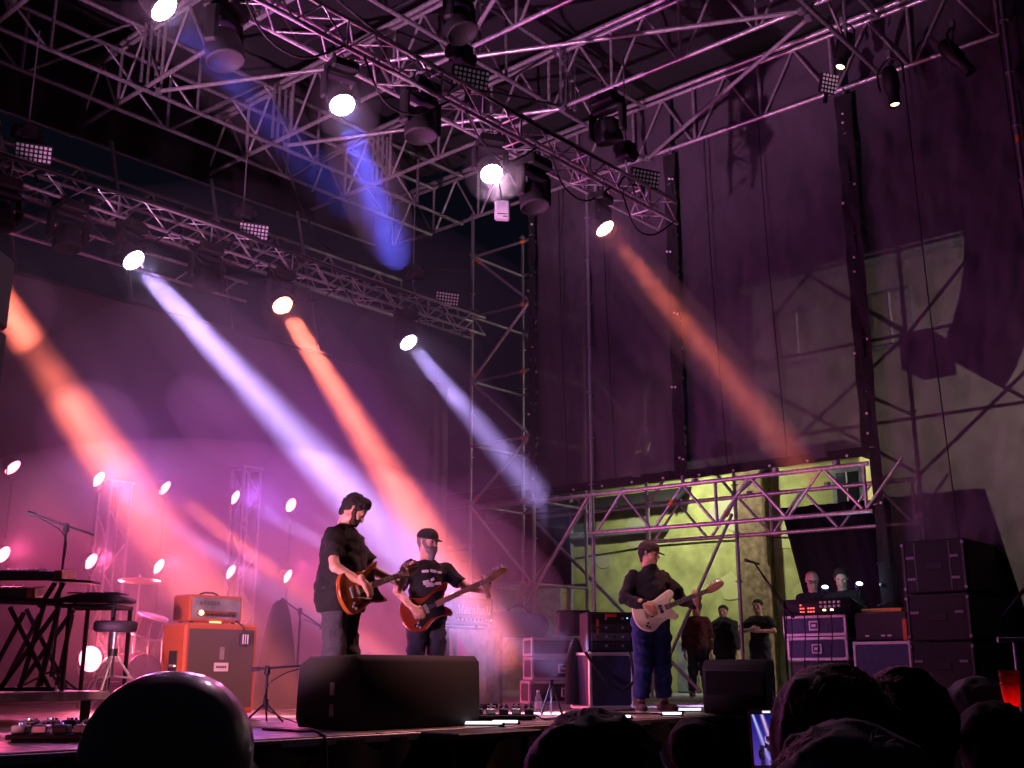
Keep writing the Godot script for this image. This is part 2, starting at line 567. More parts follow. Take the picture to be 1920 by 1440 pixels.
# ------------------------------------------------------------------ roof
# a flat lattice girder from a to b (same height), its top chord h above
func girder(called: String, label: String, group: String, a: Vector3, b: Vector3, h: float, panel: float, m: Material, rail := true) -> Node3D:
	var o := thing(called, label, "truss girder", a, 0.0, group)
	var v := b - a
	var d := v.normalized()
	var n := int(v.length() / panel)
	var up := Vector3(0, h, 0)
	bar(o, "bottom_chord", Vector3.ZERO, v, 0.032, m)
	bar(o, "top_chord", up, v + up, 0.032, m)
	if rail:
		bar(o, "canopy_rail", up + Vector3(0, 0.11, 0), v + up + Vector3(0, 0.11, 0), 0.04, m)
	for k in n + 1:
		var p := d * (k * panel)
		bar(o, "upright", p, p + up, 0.024, m, 8)
		if k < n:
			bar(o, "brace", p + d * 0.05, p + d * panel * 0.5 + up, 0.02, m, 8)
			bar(o, "brace", p + d * panel * 0.5 + up, p + d * (panel - 0.05), 0.02, m, 8)
	return o


func roof() -> void:
	var xs := [14.0, 11.8, 9.72, 7.45, 5.3, 3.2]
	var which := ["at the netted side", "second from the netted side", "third from the netted side, over the scaffold corner", "fourth from the netted side", "fifth from the netted side", "sixth from the netted side"]
	for k in xs.size():
		girder("roof_girder", "roof girder running upstage, " + which[k], "roof girders running upstage", Vector3(xs[k], 9.87, -3.75), Vector3(xs[k], 9.87, -15.3), 0.9, 1.155, MATS.aluminium)
	var zs := [-5.3, -9.27, -13.35, -14.15]
	var whichz := ["nearest the audience, by the warm spotlights", "in the middle of the roof", "above the rear lighting truss", "last before the rear canvas"]
	for k in zs.size():
		girder("cross_girder", "roof girder running across the stage, " + whichz[k], "roof girders running across the stage", Vector3(1.5, 9.80, zs[k]), Vector3(13.95, 9.80, zs[k]), 0.94, 2.26, MATS.dull_tube, false)
	# bundles of upright spigots where girders meet
	for x in [7.45, 9.72, 11.8]:
		for z in [-9.27, -13.35]:
			var s := thing("girder_joint", "bundle of short upright tubes at the joint of girders, x %s of the %s row" % ["left" if x < 8.0 else ("middle" if x < 10.0 else "right"), "middle" if z > -10.0 else "rear"], "truss joint", Vector3(x, 9.84, z), 0.0, "girder joints")
			s.set_meta("label", "bundle of upright tubes where the %s upstage girder meets the %s cross girder" % ["fourth" if x < 8.0 else ("third" if x < 10.0 else "second"), "middle" if z > -10.0 else "rear"])
			for dx in [-0.16, -0.06, 0.06, 0.16]:
				bar(s, "upright", Vector3(dx, 0, 0.1), Vector3(dx, 0.92, 0.1), 0.022, MATS.dull_tube, 8)
	# wind braces in the roof plane
	var br := [[Vector3(13.9, 9.78, -9.2), Vector3(11.9, 9.78, -5.4)], [Vector3(11.7, 9.78, -9.2), Vector3(9.8, 9.78, -13.2)], [Vector3(9.6, 9.78, -9.2), Vector3(7.55, 9.78, -13.2)], [Vector3(9.6, 9.78, -9.2), Vector3(7.5, 9.78, -5.4)], [Vector3(11.7, 9.78, -5.4), Vector3(9.8, 9.78, -9.2)]]
	var bl := ["front right bay beside the netting", "rear right bay of the roof", "rear middle bay of the roof", "front left bay of the roof", "front middle bay of the roof"]
	for k in br.size():
		var o := thing("wind_brace", "diagonal wind brace tube crossing the " + bl[k], "brace tube", br[k][0], 0.0, "roof wind braces")
		bar(o, "tube", Vector3.ZERO, br[k][1] - br[k][0], 0.03, MATS.aluminium)
		for e in [Vector3.ZERO, br[k][1] - br[k][0]]:
			cyl(o, "clamp", e, 0.05, 0.06, MATS.galvanised, Vector3.UP, 10)
	# canopy and the canvas behind
	var can := thing("roof_canopy", "dark canvas canopy stretched over the roof girders", "canopy", Vector3(0, 11.0, 0))
	part(can, "canvas", sheet_mesh(Vector3(0, 0, -3.6), Vector3(14.6, 0, 0), Vector3(0, 0.5, -11.9), 60, 40, func(s, t): return 0.06 * sin(s * 40.0) * sin(t * 33.0)), MATS.canvas)
	var vl := thing("rear_canvas", "dark canvas valance hanging across the rear of the roof", "canvas", Vector3(1.0, 0, -15.1))
	part(vl, "cloth", sheet_mesh(Vector3(0, 9.58, 0), Vector3(12.4, 0.1, 0), Vector3(0, 1.9, 0), 110, 10, func(s, t): return 0.07 * sin(s * 70.0 + 3.0 * sin(s * 23.0)) * (1.2 - t) + 0.04 * sin(s * 210.0)), MATS.canvas)
	bar(vl, "hem_tube", Vector3(0, 9.56, 0), Vector3(12.4, 9.66, 0), 0.02, MATS.dull_tube)
	girder("rear_wall_girder", "thin blue-grey lattice girder under the rear canvas", "", Vector3(2.0, 8.35, -15.0), Vector3(14.0, 8.35, -15.0), 0.75, 1.2, MATS.galvanised, false)
	for k in 4:
		var o := thing("rear_strut", "slanting grey strut dropping from the rear canvas, number %d from the left" % (k + 1), "strut", Vector3(5.9 + k * 1.75, 9.5, -14.6), 0.0, "rear struts")
		o.set_meta("label", "slanting grey strut behind the rear lighting truss, " + ["leftmost", "second from left", "third from left", "rightmost"][k])
		bar(o, "tube", Vector3.ZERO, Vector3(0.55, -2.6, 0.1), 0.028, MATS.galvanised)
		cyl(o, "foot_clamp", Vector3(0.55, -2.6, 0.1), 0.05, 0.12, MATS.galvanised)


# ------------------------------------------------------------------ scaffold side
func standard(o: Node3D, p: Vector3, top: float, m: Material) -> void:
	var s := bar(o, "standard", p, Vector3(p.x, top, p.z), 0.03, m)
	s.set_meta("rosettes", true)
	var y := p.y + 0.25
	while y < top:
		cyl(o, "rosette", Vector3(p.x, y, p.z), 0.062, 0.012, m, Vector3.UP, 12)
		y += 0.75
	s.remove_meta("rosettes")


func tape(o: Node3D, a: Vector3, b: Vector3, t: float) -> void:
	var d := (b - a).normalized()
	var p := a.lerp(b, t)
	bar(o, "tape_mark", p - d * 0.05, p + d * 0.05, 0.033, MATS.orange_tape)


func side_wall() -> void:
	var m: Material = MATS.galvanised
	# corner tower: four standards, ledgers and crossing diagonals
	var t := thing("scaffold_tower", "grey scaffold tower with crossing braces at the rear corner", "scaffold tower", Vector3(14, 0, -13.12))
	for p in [Vector3(0, 1.4, 0), Vector3(0, 1.4, 1.42), Vector3(1.4, 1.4, 0), Vector3(1.4, 1.4, 1.42)]:
		standard(t, p, 9.95, m)
	var lv := [1.9, 3.2, 4.55, 5.6, 6.75, 7.95, 9.1]
	for k in lv.size():
		var y: float = lv[k]
		for q in [[Vector3(0, y, 0), Vector3(0, y, 1.42)], [Vector3(1.4, y + 0.03, 0), Vector3(1.4, y + 0.03, 1.42)], [Vector3(0, y + 0.02, 0), Vector3(1.4, y + 0.02, 0)], [Vector3(0, y - 0.03, 1.42), Vector3(1.4, y - 0.03, 1.42)]]:
			bar(t, "ledger", q[0], q[1], 0.024, m)
		tape(t, Vector3(0, y, 0), Vector3(0, y, 1.42), 0.85)
		if k < lv.size() - 1:
			var y2: float = lv[k + 1]
			var a := Vector3(-0.04, y if k % 2 == 0 else y2, 0.03)
			var b := Vector3(-0.04, y2 if k % 2 == 0 else y, 1.39)
			bar(t, "diagonal", a, b, 0.026, MATS.aluminium)
			tape(t, a, b, 0.12)
			bar(t, "diagonal", Vector3(1.44, y2 if k % 2 == 0 else y, 0.03), Vector3(1.44, y if k % 2 == 0 else y2, 1.39), 0.024, m)
	# side scaffold along the netting
	var s := thing("side_scaffold", "two-row tube scaffold standing behind the dark side netting", "scaffold", Vector3(14, 0, 0))
	var zs := [-10.5, -8.83, -5.9, -3.3]
	for z in zs:
		standard(s, Vector3(0.0, 1.4 if z != -8.83 else 4.5, z), 9.85, m)
		standard(s, Vector3(1.5, 1.4, z), 10.2, m)
	for y in [5.3, 6.55, 7.85, 9.1]:
		for k in 3:
			bar(s, "ledger", Vector3(1.5, y, zs[k]), Vector3(1.5, y, zs[k + 1]), 0.025, m)
			bar(s, "transom", Vector3(0, y + 0.05, zs[k + 1]), Vector3(1.5, y + 0.05, zs[k + 1]), 0.025, m)
	for k in 3:
		for y in [[4.5, 6.55], [6.55, 9.1]]:
			bar(s, "diagonal", Vector3(1.55, y[0], zs[k]), Vector3(1.55, y[1], zs[k + 1]), 0.026, m)
			bar(s, "diagonal", Vector3(1.45, y[1], zs[k]), Vector3(1.45, y[0], zs[k + 1]), 0.026, m)
	bar(s, "diagonal", Vector3(1.5, 1.5, -5.9), Vector3(1.5, 4.3, -3.3), 0.026, m)
	bar(s, "raker", Vector3(-0.05, 1.45, -12.95), Vector3(-0.05, 4.45, -10.55), 0.03, MATS.aluminium)
	bar(s, "raker", Vector3(1.5, 4.4, -12.9), Vector3(1.5, 1.5, -9.6), 0.03, m)
	bar(s, "raker", Vector3(1.5, 1.6, -10.4), Vector3(1.5, 4.2, -8.9), 0.026, m)
	bar(s, "low_ledger", Vector3(1.5, 2.0, -12.8), Vector3(1.5, 2.0, -10.5), 0.026, m)
	bar(s, "low_ledger", Vector3(1.5, 2.35, -12.8), Vector3(1.5, 2.35, -10.6), 0.026, m)
	# lattice girders over the side opening
	for k in 2:
		var x := 13.94 + k * 1.6
		var g := thing("opening_girder", ["bright lattice girder spanning the side opening under the netting", "dimmer second girder just behind the one over the side opening"][k], "truss girder", Vector3(x, 0, 0))
		bar(g, "top_chord", Vector3(0, 4.5, -12.9), Vector3(0, 4.44, -5.95), 0.032, MATS.aluminium)
		bar(g, "bottom_chord", Vector3(0, 3.88, -10.5), Vector3(0, 3.82, -5.95), 0.03, MATS.aluminium)
		for j in 5:
			var z := -10.45 + j * 1.1
			bar(g, "brace", Vector3(0, 3.86, z + 0.03), Vector3(0, 4.46, z + 0.55), 0.022, MATS.aluminium, 8)
			if j < 4:
				bar(g, "brace", Vector3(0, 4.46, z + 0.55), Vector3(0, 3.86, z + 1.07), 0.022, MATS.aluminium, 8)
		for z in [-10.5, -8.25, -6.02]:
			bar(g, "upright", Vector3(0, 3.86, z), Vector3(0, 4.46, z), 0.024, MATS.aluminium, 8)
		tape(g, Vector3(0, 3.86, -9.32), Vector3(0, 4.46, -8.8), 0.6)
		for z in [-12.2, -11.2, -9.9, -8.6, -7.3, -6.4]:
			cyl(g, "clamp", Vector3(0.02, 4.5, z), 0.05, 0.07, MATS.galvanised, Vector3.UP, 10)
	# netting
	net_panel("tall rear netting panel beside the scaffold tower", -11.68, -8.86, 4.62, 10.8, 1.0, 3)
	net_panel("middle netting panel lit by the red spotlight", -8.80, -5.96, 4.60, 10.8, 0.8, 5)
	net_panel("wide front netting panel hanging to the deck behind the loudspeaker stack", -5.86, -2.0, 1.5, 10.9, 0.8, 9)
	var fl := thing("dark_flap", "dark cloth flap hanging low behind the scaffold tower", "cloth", Vector3(15.65, 0, -14.6))
	part(fl, "cloth", sheet_mesh(Vector3(0, 3.5, 0), Vector3(0, -0.3, 2.35), Vector3(0, 1.05, 0), 40, 10, func(s, t): return 0.05 * sin(s * 25.0) + 0.03 * sin(s * 60.0 + t * 4.0)), MATS.black_cloth)


func net_panel(label: String, z0: float, z1: float, y0: float, y1: float, folds: float, sd: int) -> void:
	var o := thing("side_net", label, "netting", Vector3(14.10, 0, z0), 0.0, "dark side netting")
	var nz := FastNoiseLite.new()
	nz.seed = sd
	nz.frequency = 1.0
	var w := z1 - z0
	var h := y1 - y0
	var f := func(s: float, t: float) -> float:
		var e := minf(minf(s, 1.0 - s) * 8.0, 1.0)
		var drape := nz.get_noise_2d(s * w * 1.6, t * h * 0.3) * 0.05 + nz.get_noise_2d(s * w * 0.5 + t * h * 0.5, 40.0) * 0.16 * (1.0 - t)
		var crease := absf(nz.get_noise_2d(s * w * 0.8 + t * 1.3 + 90.0, t * h * 0.5)) * 0.15 + absf(nz.get_noise_2d(s * w * 1.7 - t * 3.0 + 30.0, t * h * 0.35)) * 0.06
		return (drape + crease) * folds * (0.35 + 0.65 * e)
	part(o, "cloth", sheet_mesh(Vector3(0, y0, 0), Vector3(0, 0, w), Vector3(0, h, 0), int(w * 22), int(h * 12), f), MATS.net)
	# dark hems on both uprights and along the foot, tied with pale clips
	for s in [0.0, 1.0]:
		part(o, "side_hem", sheet_mesh(Vector3(-0.15, y0, s * w - 0.07), Vector3(0, 0, 0.14), Vector3(0, minf(h, 9.75 - y0), 0), 3, 40, func(a, b): return 0.02 * sin(b * 40.0 + a * 3.0)), MATS.black_cloth)
		var y := y0 + 0.25
		var odd := 0
		while y < 9.6:
			part(o, "clip", clip_mesh(), MATS.white_paper, at(-0.19, y + 0.05 * sin(y * 9.0), s * w + (0.045 if odd % 2 == 0 else -0.045)))
			odd += 1
			y += 1.1
	part(o, "foot_hem", sheet_mesh(Vector3(-0.11, y0 - 0.05, 0), Vector3(0, 0, w), Vector3(0, 0.13, 0), 40, 2, func(a, b): return 0.02 * sin(a * 50.0)), MATS.black_cloth)
	for k in 5:
		part(o, "clip", clip_mesh(), MATS.white_paper, at(-0.15, y0 - 0.02, w * (k + 0.5) / 5.0))
	# slack ropes hanging over the cloth
	for s in [0.22, 0.55]:
		part(o, "rope", cable_mesh([Vector3(-0.16, 9.8, w * s), Vector3(-0.19, lerpf(y0, y1, 0.5), w * (s + 0.015)), Vector3(-0.17, y0 + 0.05, w * (s + 0.05))], 0.009), MATS.black_metal)


func clip_mesh() -> Mesh:
	if not MESHES.has("clip"):
		MESHES["clip"] = lathe([[0.0, -0.02], [0.016, -0.012], [0.02, 0.0], [0.016, 0.012], [0.0, 0.02]], 8)
	return MESHES["clip"]


# ------------------------------------------------------------------ lighting trusses and lamps
# a box truss of four chords along +x from a
func box_truss(called: String, label: String, a: Vector3, len: float, w: float, cell: float) -> Node3D:
	var o := thing(called, label, "lighting truss", a)
	var h := w / 2.0
	var m: Material = MATS.aluminium
	for y in [-h, h]:
		for z in [-h, h]:
			bar(o, "chord", Vector3(0, y, z), Vector3(len, y, z), 0.024, m)
	var n := int(len / cell)
	for k in n:
		var x := k * cell
		var s := h if k % 2 == 0 else -h
		bar(o, "brace", Vector3(x, -s, h), Vector3(x + cell, s, h), 0.011, m, 6)
		bar(o, "brace", Vector3(x, s, -h), Vector3(x + cell, -s, -h), 0.011, m, 6)
		bar(o, "brace", Vector3(x, -h, -s), Vector3(x + cell, -h, s), 0.011, m, 6)
		bar(o, "brace", Vector3(x, h, s), Vector3(x + cell, h, -s), 0.011, m, 6)
		if k % 4 == 0:
			bar(o, "rung", Vector3(x, -h, -h), Vector3(x, -h, h), 0.013, m, 6)
			bar(o, "rung", Vector3(x, -h, h), Vector3(x, h, h), 0.013, m, 6)
			bar(o, "rung", Vector3(x, h, -h), Vector3(x, h, h), 0.013, m, 6)
	return o


func light_trusses() -> void:
	box_truss("lighting_truss", "front box lighting truss slung under the roof with four bright lamps", Vector3(2.4, 7.84, -7.75), 9.75, 0.31, 0.325)
	box_truss("lighting_truss", "rear box lighting truss above the backdrop", Vector3(2.6, 7.64, -12.78), 11.2, 0.31, 0.35)
	var l := thing("pipe_ladder", "flat ladder of pipes below the left end of the rear lighting truss", "pipe ladder", Vector3(3.0, 7.05, -13.15))
	for y in [0.0, 0.28]:
		bar(l, "pipe", Vector3(0, y, 0), Vector3(6.2, y, 0), 0.024, MATS.aluminium)
	for k in 8:
		bar(l, "rung", Vector3(0.5 + k * 0.75, 0, 0), Vector3(0.5 + k * 0.75 + 0.3, 0.28, 0), 0.014, MATS.aluminium, 6)
	# chain hoists
	var hs := [Vector3(5.0, 8.02, -7.75), Vector3(8.05, 8.02, -7.75), Vector3(11.2, 8.02, -7.75), Vector3(5.6, 7.8, -12.78), Vector3(8.8, 7.8, -12.78), Vector3(12.2, 7.8, -12.78)]
	var hl := ["left of the front truss", "middle of the front truss", "right end of the front truss", "left of the rear truss", "middle of the rear truss", "right of the rear truss"]
	for k in hs.size():
		var o := thing("chain_hoist", "black chain hoist with hook carrying the " + hl[k], "chain hoist", hs[k], 0.0, "chain hoists")
		cyl(o, "motor", Vector3(0, 0.42, 0), 0.09, 0.34, MATS.black_metal, Vector3.RIGHT)
		box(o, "housing", Vector3(0, 0.42, 0), Vector3(0.2, 0.24, 0.24), MATS.black_plastic, 0.03)
		part(o, "hook", cable_mesh([Vector3(0, 0.3, 0), Vector3(0, 0.18, 0), Vector3(0.05, 0.1, 0), Vector3(0.0, 0.04, 0), Vector3(-0.05, 0.08, 0)], 0.013), MATS.galvanised)
		bar(o, "chain", Vector3(0, 0.5, 0), Vector3(0, 1.85, 0), 0.011, MATS.galvanised, 6)
		part(o, "sling", cable_mesh([Vector3(-0.2, -0.15, 0), Vector3(0, 0.1, 0), Vector3(0.2, -0.15, 0)], 0.016), MATS.black_cloth)
	# cables along the trusses
	slung_cables()
	part_cable("power_cable", "thick black cable bundle tied along the front lighting truss", [Vector3(2.5, 8.03, -7.6), Vector3(5, 7.98, -7.58), Vector3(7.4, 8.02, -7.6), Vector3(9.2, 7.96, -7.58), Vector3(12.0, 8.02, -7.6)], 0.016)
	part_cable("power_cable", "black cable bundle sagging along the rear lighting truss", [Vector3(2.7, 7.82, -12.6), Vector3(5.5, 7.76, -12.6), Vector3(8.0, 7.82, -12.6), Vector3(11.0, 7.74, -12.6), Vector3(13.7, 7.9, -12.7)], 0.03)
	part_cable("power_cable", "black cable loop slung from the roof towards the front truss", [Vector3(6.3, 9.8, -9.2), Vector3(7.3, 9.0, -8.7), Vector3(8.6, 8.7, -8.6), Vector3(9.8, 9.2, -9.0), Vector3(11.8, 9.85, -9.2)], 0.018)
	part_cable("power_cable", "thin black cable swag crossing below the rear canvas", [Vector3(9.8, 9.7, -13.3), Vector3(11.2, 8.5, -13.6), Vector3(13.9, 8.8, -13.1)], 0.02)


func slung_cables() -> void:
	for k in 6:
		var x := 3.6 + k * 1.45
		part_cable("truss_cable", "thin cable sagging between clamps on the front truss, " + ["first", "second", "third", "fourth", "fifth", "sixth"][k] + " from the left", [Vector3(x, 7.68, -7.58), Vector3(x + 0.3, 7.42 - 0.05 * (k % 3), -7.6), Vector3(x + 0.75, 7.36, -7.62), Vector3(x + 1.2, 7.68, -7.58)], 0.012)
		part_cable("truss_cable", "thin cable sagging between clamps on the rear truss, " + ["first", "second", "third", "fourth", "fifth", "sixth"][k] + " from the left", [Vector3(x + 1.2, 7.48, -12.6), Vector3(x + 1.6, 7.2 - 0.06 * (k % 2), -12.62), Vector3(x + 2.1, 7.16, -12.62), Vector3(x + 2.5, 7.48, -12.6)], 0.012)


func part_cable(called: String, label: String, pts: Array, r: float) -> void:
	var o := part(self, numbered(called), cable_mesh(pts, r), MATS.black_plastic)
	tag(o, label, "cable")


func led_cell_mesh() -> Mesh:
	if not MESHES.has("led"):
		MESHES["led"] = lathe([[0.0, -0.006], [0.0225, -0.006], [0.0225, 0.0], [0.02, 0.005], [0.012, 0.010], [0.0, 0.012]], 12)
	return MESHES["led"]


# a moving head whose lens looks along aim; hung under a truss or standing on a stand
func moving_head(called: String, label: String, group: String, p: Vector3, aim: Vector3, size: float, hung: bool, lit: Material) -> Node3D:
	var yaw := atan2(aim.x, aim.z)
	var o := thing(called, label, "stage light", p, yaw, group)
	var s := size / 0.3
	var u := 1.0 if hung else -1.0
	var bm: Material = MATS.black_plastic
	box(o, "base", Vector3(0, u * 0.40 * s, 0), Vector3(0.34, 0.13, 0.28) * s, bm, 0.02)
	box(o, "yoke_bridge", Vector3(0, u * 0.29 * s, 0), Vector3(0.40, 0.07, 0.14) * s, bm, 0.02)
	for x in [-1, 1]:
		box(o, "yoke_arm", Vector3(x * 0.215 * s, u * 0.13 * s, 0), Vector3(0.06, 0.34, 0.12) * s, bm, 0.02)
		if hung:
			box(o, "clamp", Vector3(x * 0.12 * s, 0.50 * s, 0), Vector3(0.05, 0.1, 0.06), MATS.galvanised, 0.01)
	var pitch := atan2(-aim.y, Vector2(aim.x, aim.z).length())
	# head: its own axis +y is the beam
	var hb := Basis(Vector3.RIGHT, PI / 2.0 + pitch)
	var head := part(o, "head", lathe([[0.0, -0.17 * s], [0.10 * s, -0.165 * s], [0.145 * s, -0.12 * s], [0.16 * s, 0.0], [0.165 * s, 0.10 * s], [0.155 * s, 0.125 * s], [0.145 * s, 0.10 * s], [0.0, 0.098 * s]], 24), bm, Transform3D(hb, Vector3.ZERO))
	if lit:
		part(head, "lens", lathe([[0.0, 0.1 * s], [0.143 * s, 0.1 * s], [0.143 * s, 0.106 * s], [0.0, 0.106 * s]], 28), lit)
		for ring in [[0, 1], [0.057, 6], [0.112, 12]]:
			for k in ring[1]:
				var a: float = TAU * k / float(ring[1]) + ring[0] * 3.0
				part(head, "led_cell", led_cell_mesh(), MATS.led_white, Transform3D(Basis.from_scale(Vector3.ONE * s * 1.05), Vector3(cos(a) * ring[0] * s, 0.112 * s, sin(a) * ring[0] * s)))
	return o


# a small round can in a U bracket
func par_can(label: String, group: String, p: Vector3, aim: Vector3, size: float) -> Node3D:
	var o := thing("floor_lamp", label, "stage light", p, atan2(aim.x, aim.z), group)
	var r := size / 2.0
	var hb := Basis(Vector3.RIGHT, PI / 2.0 + atan2(-aim.y, Vector2(aim.x, aim.z).length()))
	var can := part(o, "can", lathe([[0.0, -1.2 * r], [0.5 * r, -1.15 * r], [0.75 * r, -0.8 * r], [0.95 * r, -0.1 * r], [1.04 * r, 0.0], [1.04 * r, 0.08 * r], [0.98 * r, 0.02 * r]], 22), MATS.black_metal, Transform3D(hb, Vector3.ZERO))
	part(can, "lens", lathe([[0.0, 0.0], [0.97 * r, 0.0], [0.9 * r, 0.05 * r], [0.0, 0.09 * r]], 24), MATS.lens_pink)
	part(o, "bracket", cable_mesh([Vector3(-1.1 * r, 0, 0), Vector3(-1.1 * r, -r, 0), Vector3(0, -1.7 * r, 0), Vector3(1.1 * r, -r, 0), Vector3(1.1 * r, 0, 0)], 0.009), MATS.black_metal)
	return o


func beam(o: Node3D, aim: Vector3, c: Color, energy: float, half: float, size: float) -> void:
	var l := SpotLight3D.new()
	l.name = "beam_light"
	l.light_color = c.linear_to_srgb()
	l.light_energy = energy
	l.spot_angle = half
	l.spot_range = 40.0
	l.spot_attenuation = 2.0
	l.spot_angle_attenuation = 0.6
	l.light_size = size * 0.42
	l.shadow_enabled = true
	o.add_child(l, true)
	var d := (o.basis.inverse() * aim).normalized()
	l.position = d * (size * 0.9)
	var x := d.cross(Vector3.UP).normalized()
	l.basis = Basis(x, (-d).cross(x), -d)


# the same lens also throws a wide, weak wash
func spill(o: Node3D, aim: Vector3, c: Color, energy: float, size: float) -> void:
	beam(o, aim, c, energy, 78.0, size)
	var l: SpotLight3D = o.get_child(o.get_child_count() - 1)
	l.name = "wash_light"
	l.spot_angle_attenuation = 1.0


const LAVENDER := Color(0.55, 0.38, 1.0)
const BLUE := Color(0.10, 0.11, 1.0)
const RED := Color(1.0, 0.17, 0.10)
const PINK := Color(1.0, 0.085, 0.27)


func lamps() -> void:
	var fg := "bright moving heads on the front truss"
	# [place, aim target, colour, energy, half angle, label]
	var front := [
		[Vector3(4.28, 7.2, -7.62), Vector3(5.41, 5.01, -6.0), BLUE, 330.0, 3.9, "bright moving head at the top left corner with its LED cells showing", 2.7, 0.02],
		[Vector3(6.26, 7.12, -7.62), Vector3(6.02, 5.13, -6.5), BLUE, 650.0, 3.9, "bright moving head throwing a blue beam, second on the front truss", 2.35, 0.055],
		[Vector3(8.4, 7.15, -7.62), Vector3(8.05, 6.12, -7.0), LAVENDER, 40.0, 6.0, "bright white moving head above the white tag, third on the front truss", 1.5, 0.0],
		[Vector3(10.44, 7.15, -7.62), Vector3(10.72, 4.29, -5.6), RED, 600.0, 3.2, "moving head with a red halo at the right end of the front truss", 4.3, 0.05],
	]
	for f in front:
		var aim: Vector3 = (f[1] - f[0]).normalized()
		var o := moving_head("moving_head", f[5], fg, f[0], aim, 0.25, true, MATS.lens_red if f[2] == RED else MATS.lens_lavender)
		beam(o, aim, f[2], f[3], f[4], 0.25)
		halo(f[0])
		if f[7] > 0.0:
			shape_haze(f[0], f[1], f[6], 0.31, f[7] * 1.25)
	spill(get_node("moving_head_002"), Vector3(-0.3, -1, 0.8), Color(1.0, 0.50, 0.75), 10.0, 0.3)
	var rear := [
		[Vector3(4.55, 7.03, -12.7), Vector3(6.0, 3.3, -10.0), RED, 2600.0, 3.5, "moving head on the rear truss throwing a broad red beam from beyond the left edge", 6.0, 0.016],
		[Vector3(7.05, 7.03, -12.7), Vector3(9.0, 1.4, -7.3), LAVENDER, 3400.0, 3.1, "moving head with a lavender beam, left of the three on the rear truss", 7.0, 0.05],
		[Vector3(9.47, 7.02, -12.7), Vector3(9.1, 1.4, -7.6), RED, 4200.0, 3.0, "moving head with an orange-red beam, middle of the three on the rear truss", 7.0, 0.05],
		[Vector3(11.98, 7.02, -12.7), Vector3(12.08, 4.46, -10.25), LAVENDER, 1100.0, 3.4, "moving head with a faint lavender beam beside the scaffold tower", 4.0, 0.045],
	]
	for f in rear:
		var aim: Vector3 = (f[1] - f[0]).normalized()
		var o := moving_head("moving_head", f[5], "bright moving heads on the rear truss", f[0], aim, 0.3, true, MATS.lens_red if f[2] == RED else MATS.lens_lavender)
		beam(o, aim, f[2], f[3], f[4], 0.3)
		shape_haze(f[0], f[1], f[6], 0.6, f[7])
		halo(f[0])
	# lamps on upright poles at the back, in two rows
	var xs := [5.0, 6.8, 7.7, 8.76, 9.69]
	for r in 2:
		for k in 5:
			var p := Vector3(xs[k] + (0.75 if k == 0 and r == 1 else 0.0), 4.05 if r == 0 else 3.07, -12.5)
			if k == 0 and r == 0:
				p.x = 5.75
			var col: Color = [RED, LAVENDER, RED, LAVENDER, LAVENDER][k] if r == 0 else [RED, PINK, RED, PINK, RED][k]
			var en: float = ([160.0, 500.0, 1500.0, 900.0, 400.0] if r == 0 else [100.0, 20.0, 80.0, 20.0, 40.0])[k]
			var aim := (Vector3([0.42, 0.42, 0.44, 0.44, 0.2][k], [-0.66, -0.5, -0.58, -0.45, -0.41][k], [0.62, 0.74, 0.69, 0.78, 0.89][k]) if r == 0 else Vector3(0.40, -0.46, 0.79)).normalized()
			var o := par_can("small bright lamp, %s row behind the band, %s" % ["upper" if r == 0 else "lower", ["leftmost", "second from left", "third from left", "fourth from left", "rightmost"][k]], "two rows of small lamps behind the band", p, aim, 0.2)
			beam(o, aim, col, en, 2.1, 0.2)
			bar(o, "pole", Vector3(0, -0.17, 0), Vector3(0, DECK - p.y if r == 1 else -0.80, 0), 0.016, MATS.black_metal, 8)
			if r == 1:
				spill(o, Vector3(0.1, 0.1, 1), PINK.lerp(Color(1.0, 0.2, 0.5), 0.5 if k % 2 else 0.1), 4.6, 0.2)
			if r == 0 and k in [1, 3]:
				spill(o, Vector3(0.1, 0.1, 1), Color(0.5, 0.15, 1.0), 9.0, 0.2)
	# lamps low on the floor
	var low := [[Vector3(6.85, 1.95, -12.4), "glaring floor lamp behind the round stool"], [Vector3(10.3, 1.75, -12.3), "floor lamp glaring low behind the covered stand"]]
	for f in low:
		var aim := Vector3(0.05, 0.1, 1.0).normalized()
		var o := par_can(f[1], "two rows of small lamps behind the band", f[0], aim, 0.3)
		spill(o, Vector3(0.0, 0.25, 1.0), Color(1.0, 0.13, 0.2), 8.0, 0.3)
	# unseen wash lamps left of view, placed to light trusses, netting, band and amplifiers
	var up := [[Vector3(2.3, DECK + 0.22, -8.3), Vector3(9.2, 11.0, -9.4), Color(0.95, 0.38, 0.78), 140.0, 30.0, "unseen wash lamp on the deck, left of view, placed to light the roof trusses"], [Vector3(2.4, DECK + 0.22, -7.5), Vector3(14.0, 5.2, -7.6), Color(0.80, 0.27, 0.90), 36.0, 24.0, "unseen wash lamp on the deck, left of view, placed to light the netting"], [Vector3(2.1, DECK + 0.22, -6.4), Vector3(7.6, 2.9, -7.1), Color(1.0, 0.42, 0.50), 30.0, 13.0, "unseen wash lamp at the left front corner of the deck, placed to light the band"], [Vector3(2.0, DECK + 0.22, -6.12), Vector3(6.1, 1.95, -8.9), Color(1.0, 0.33, 0.46), 34.0, 11.0, "unseen wash lamp at the left front corner of the deck, placed to light the amplifiers"]]
	for f in up:
		var aim: Vector3 = (f[1] - f[0]).normalized()
		var o := par_can(f[5], "unseen wash lamps at the left of the deck", f[0], aim, 0.22)
		beam(o, aim, f[2], f[3], f[4], 0.22)
		cyl(o, "foot_plate", Vector3(0, -0.21, 0), 0.1, 0.012, MATS.black_metal)
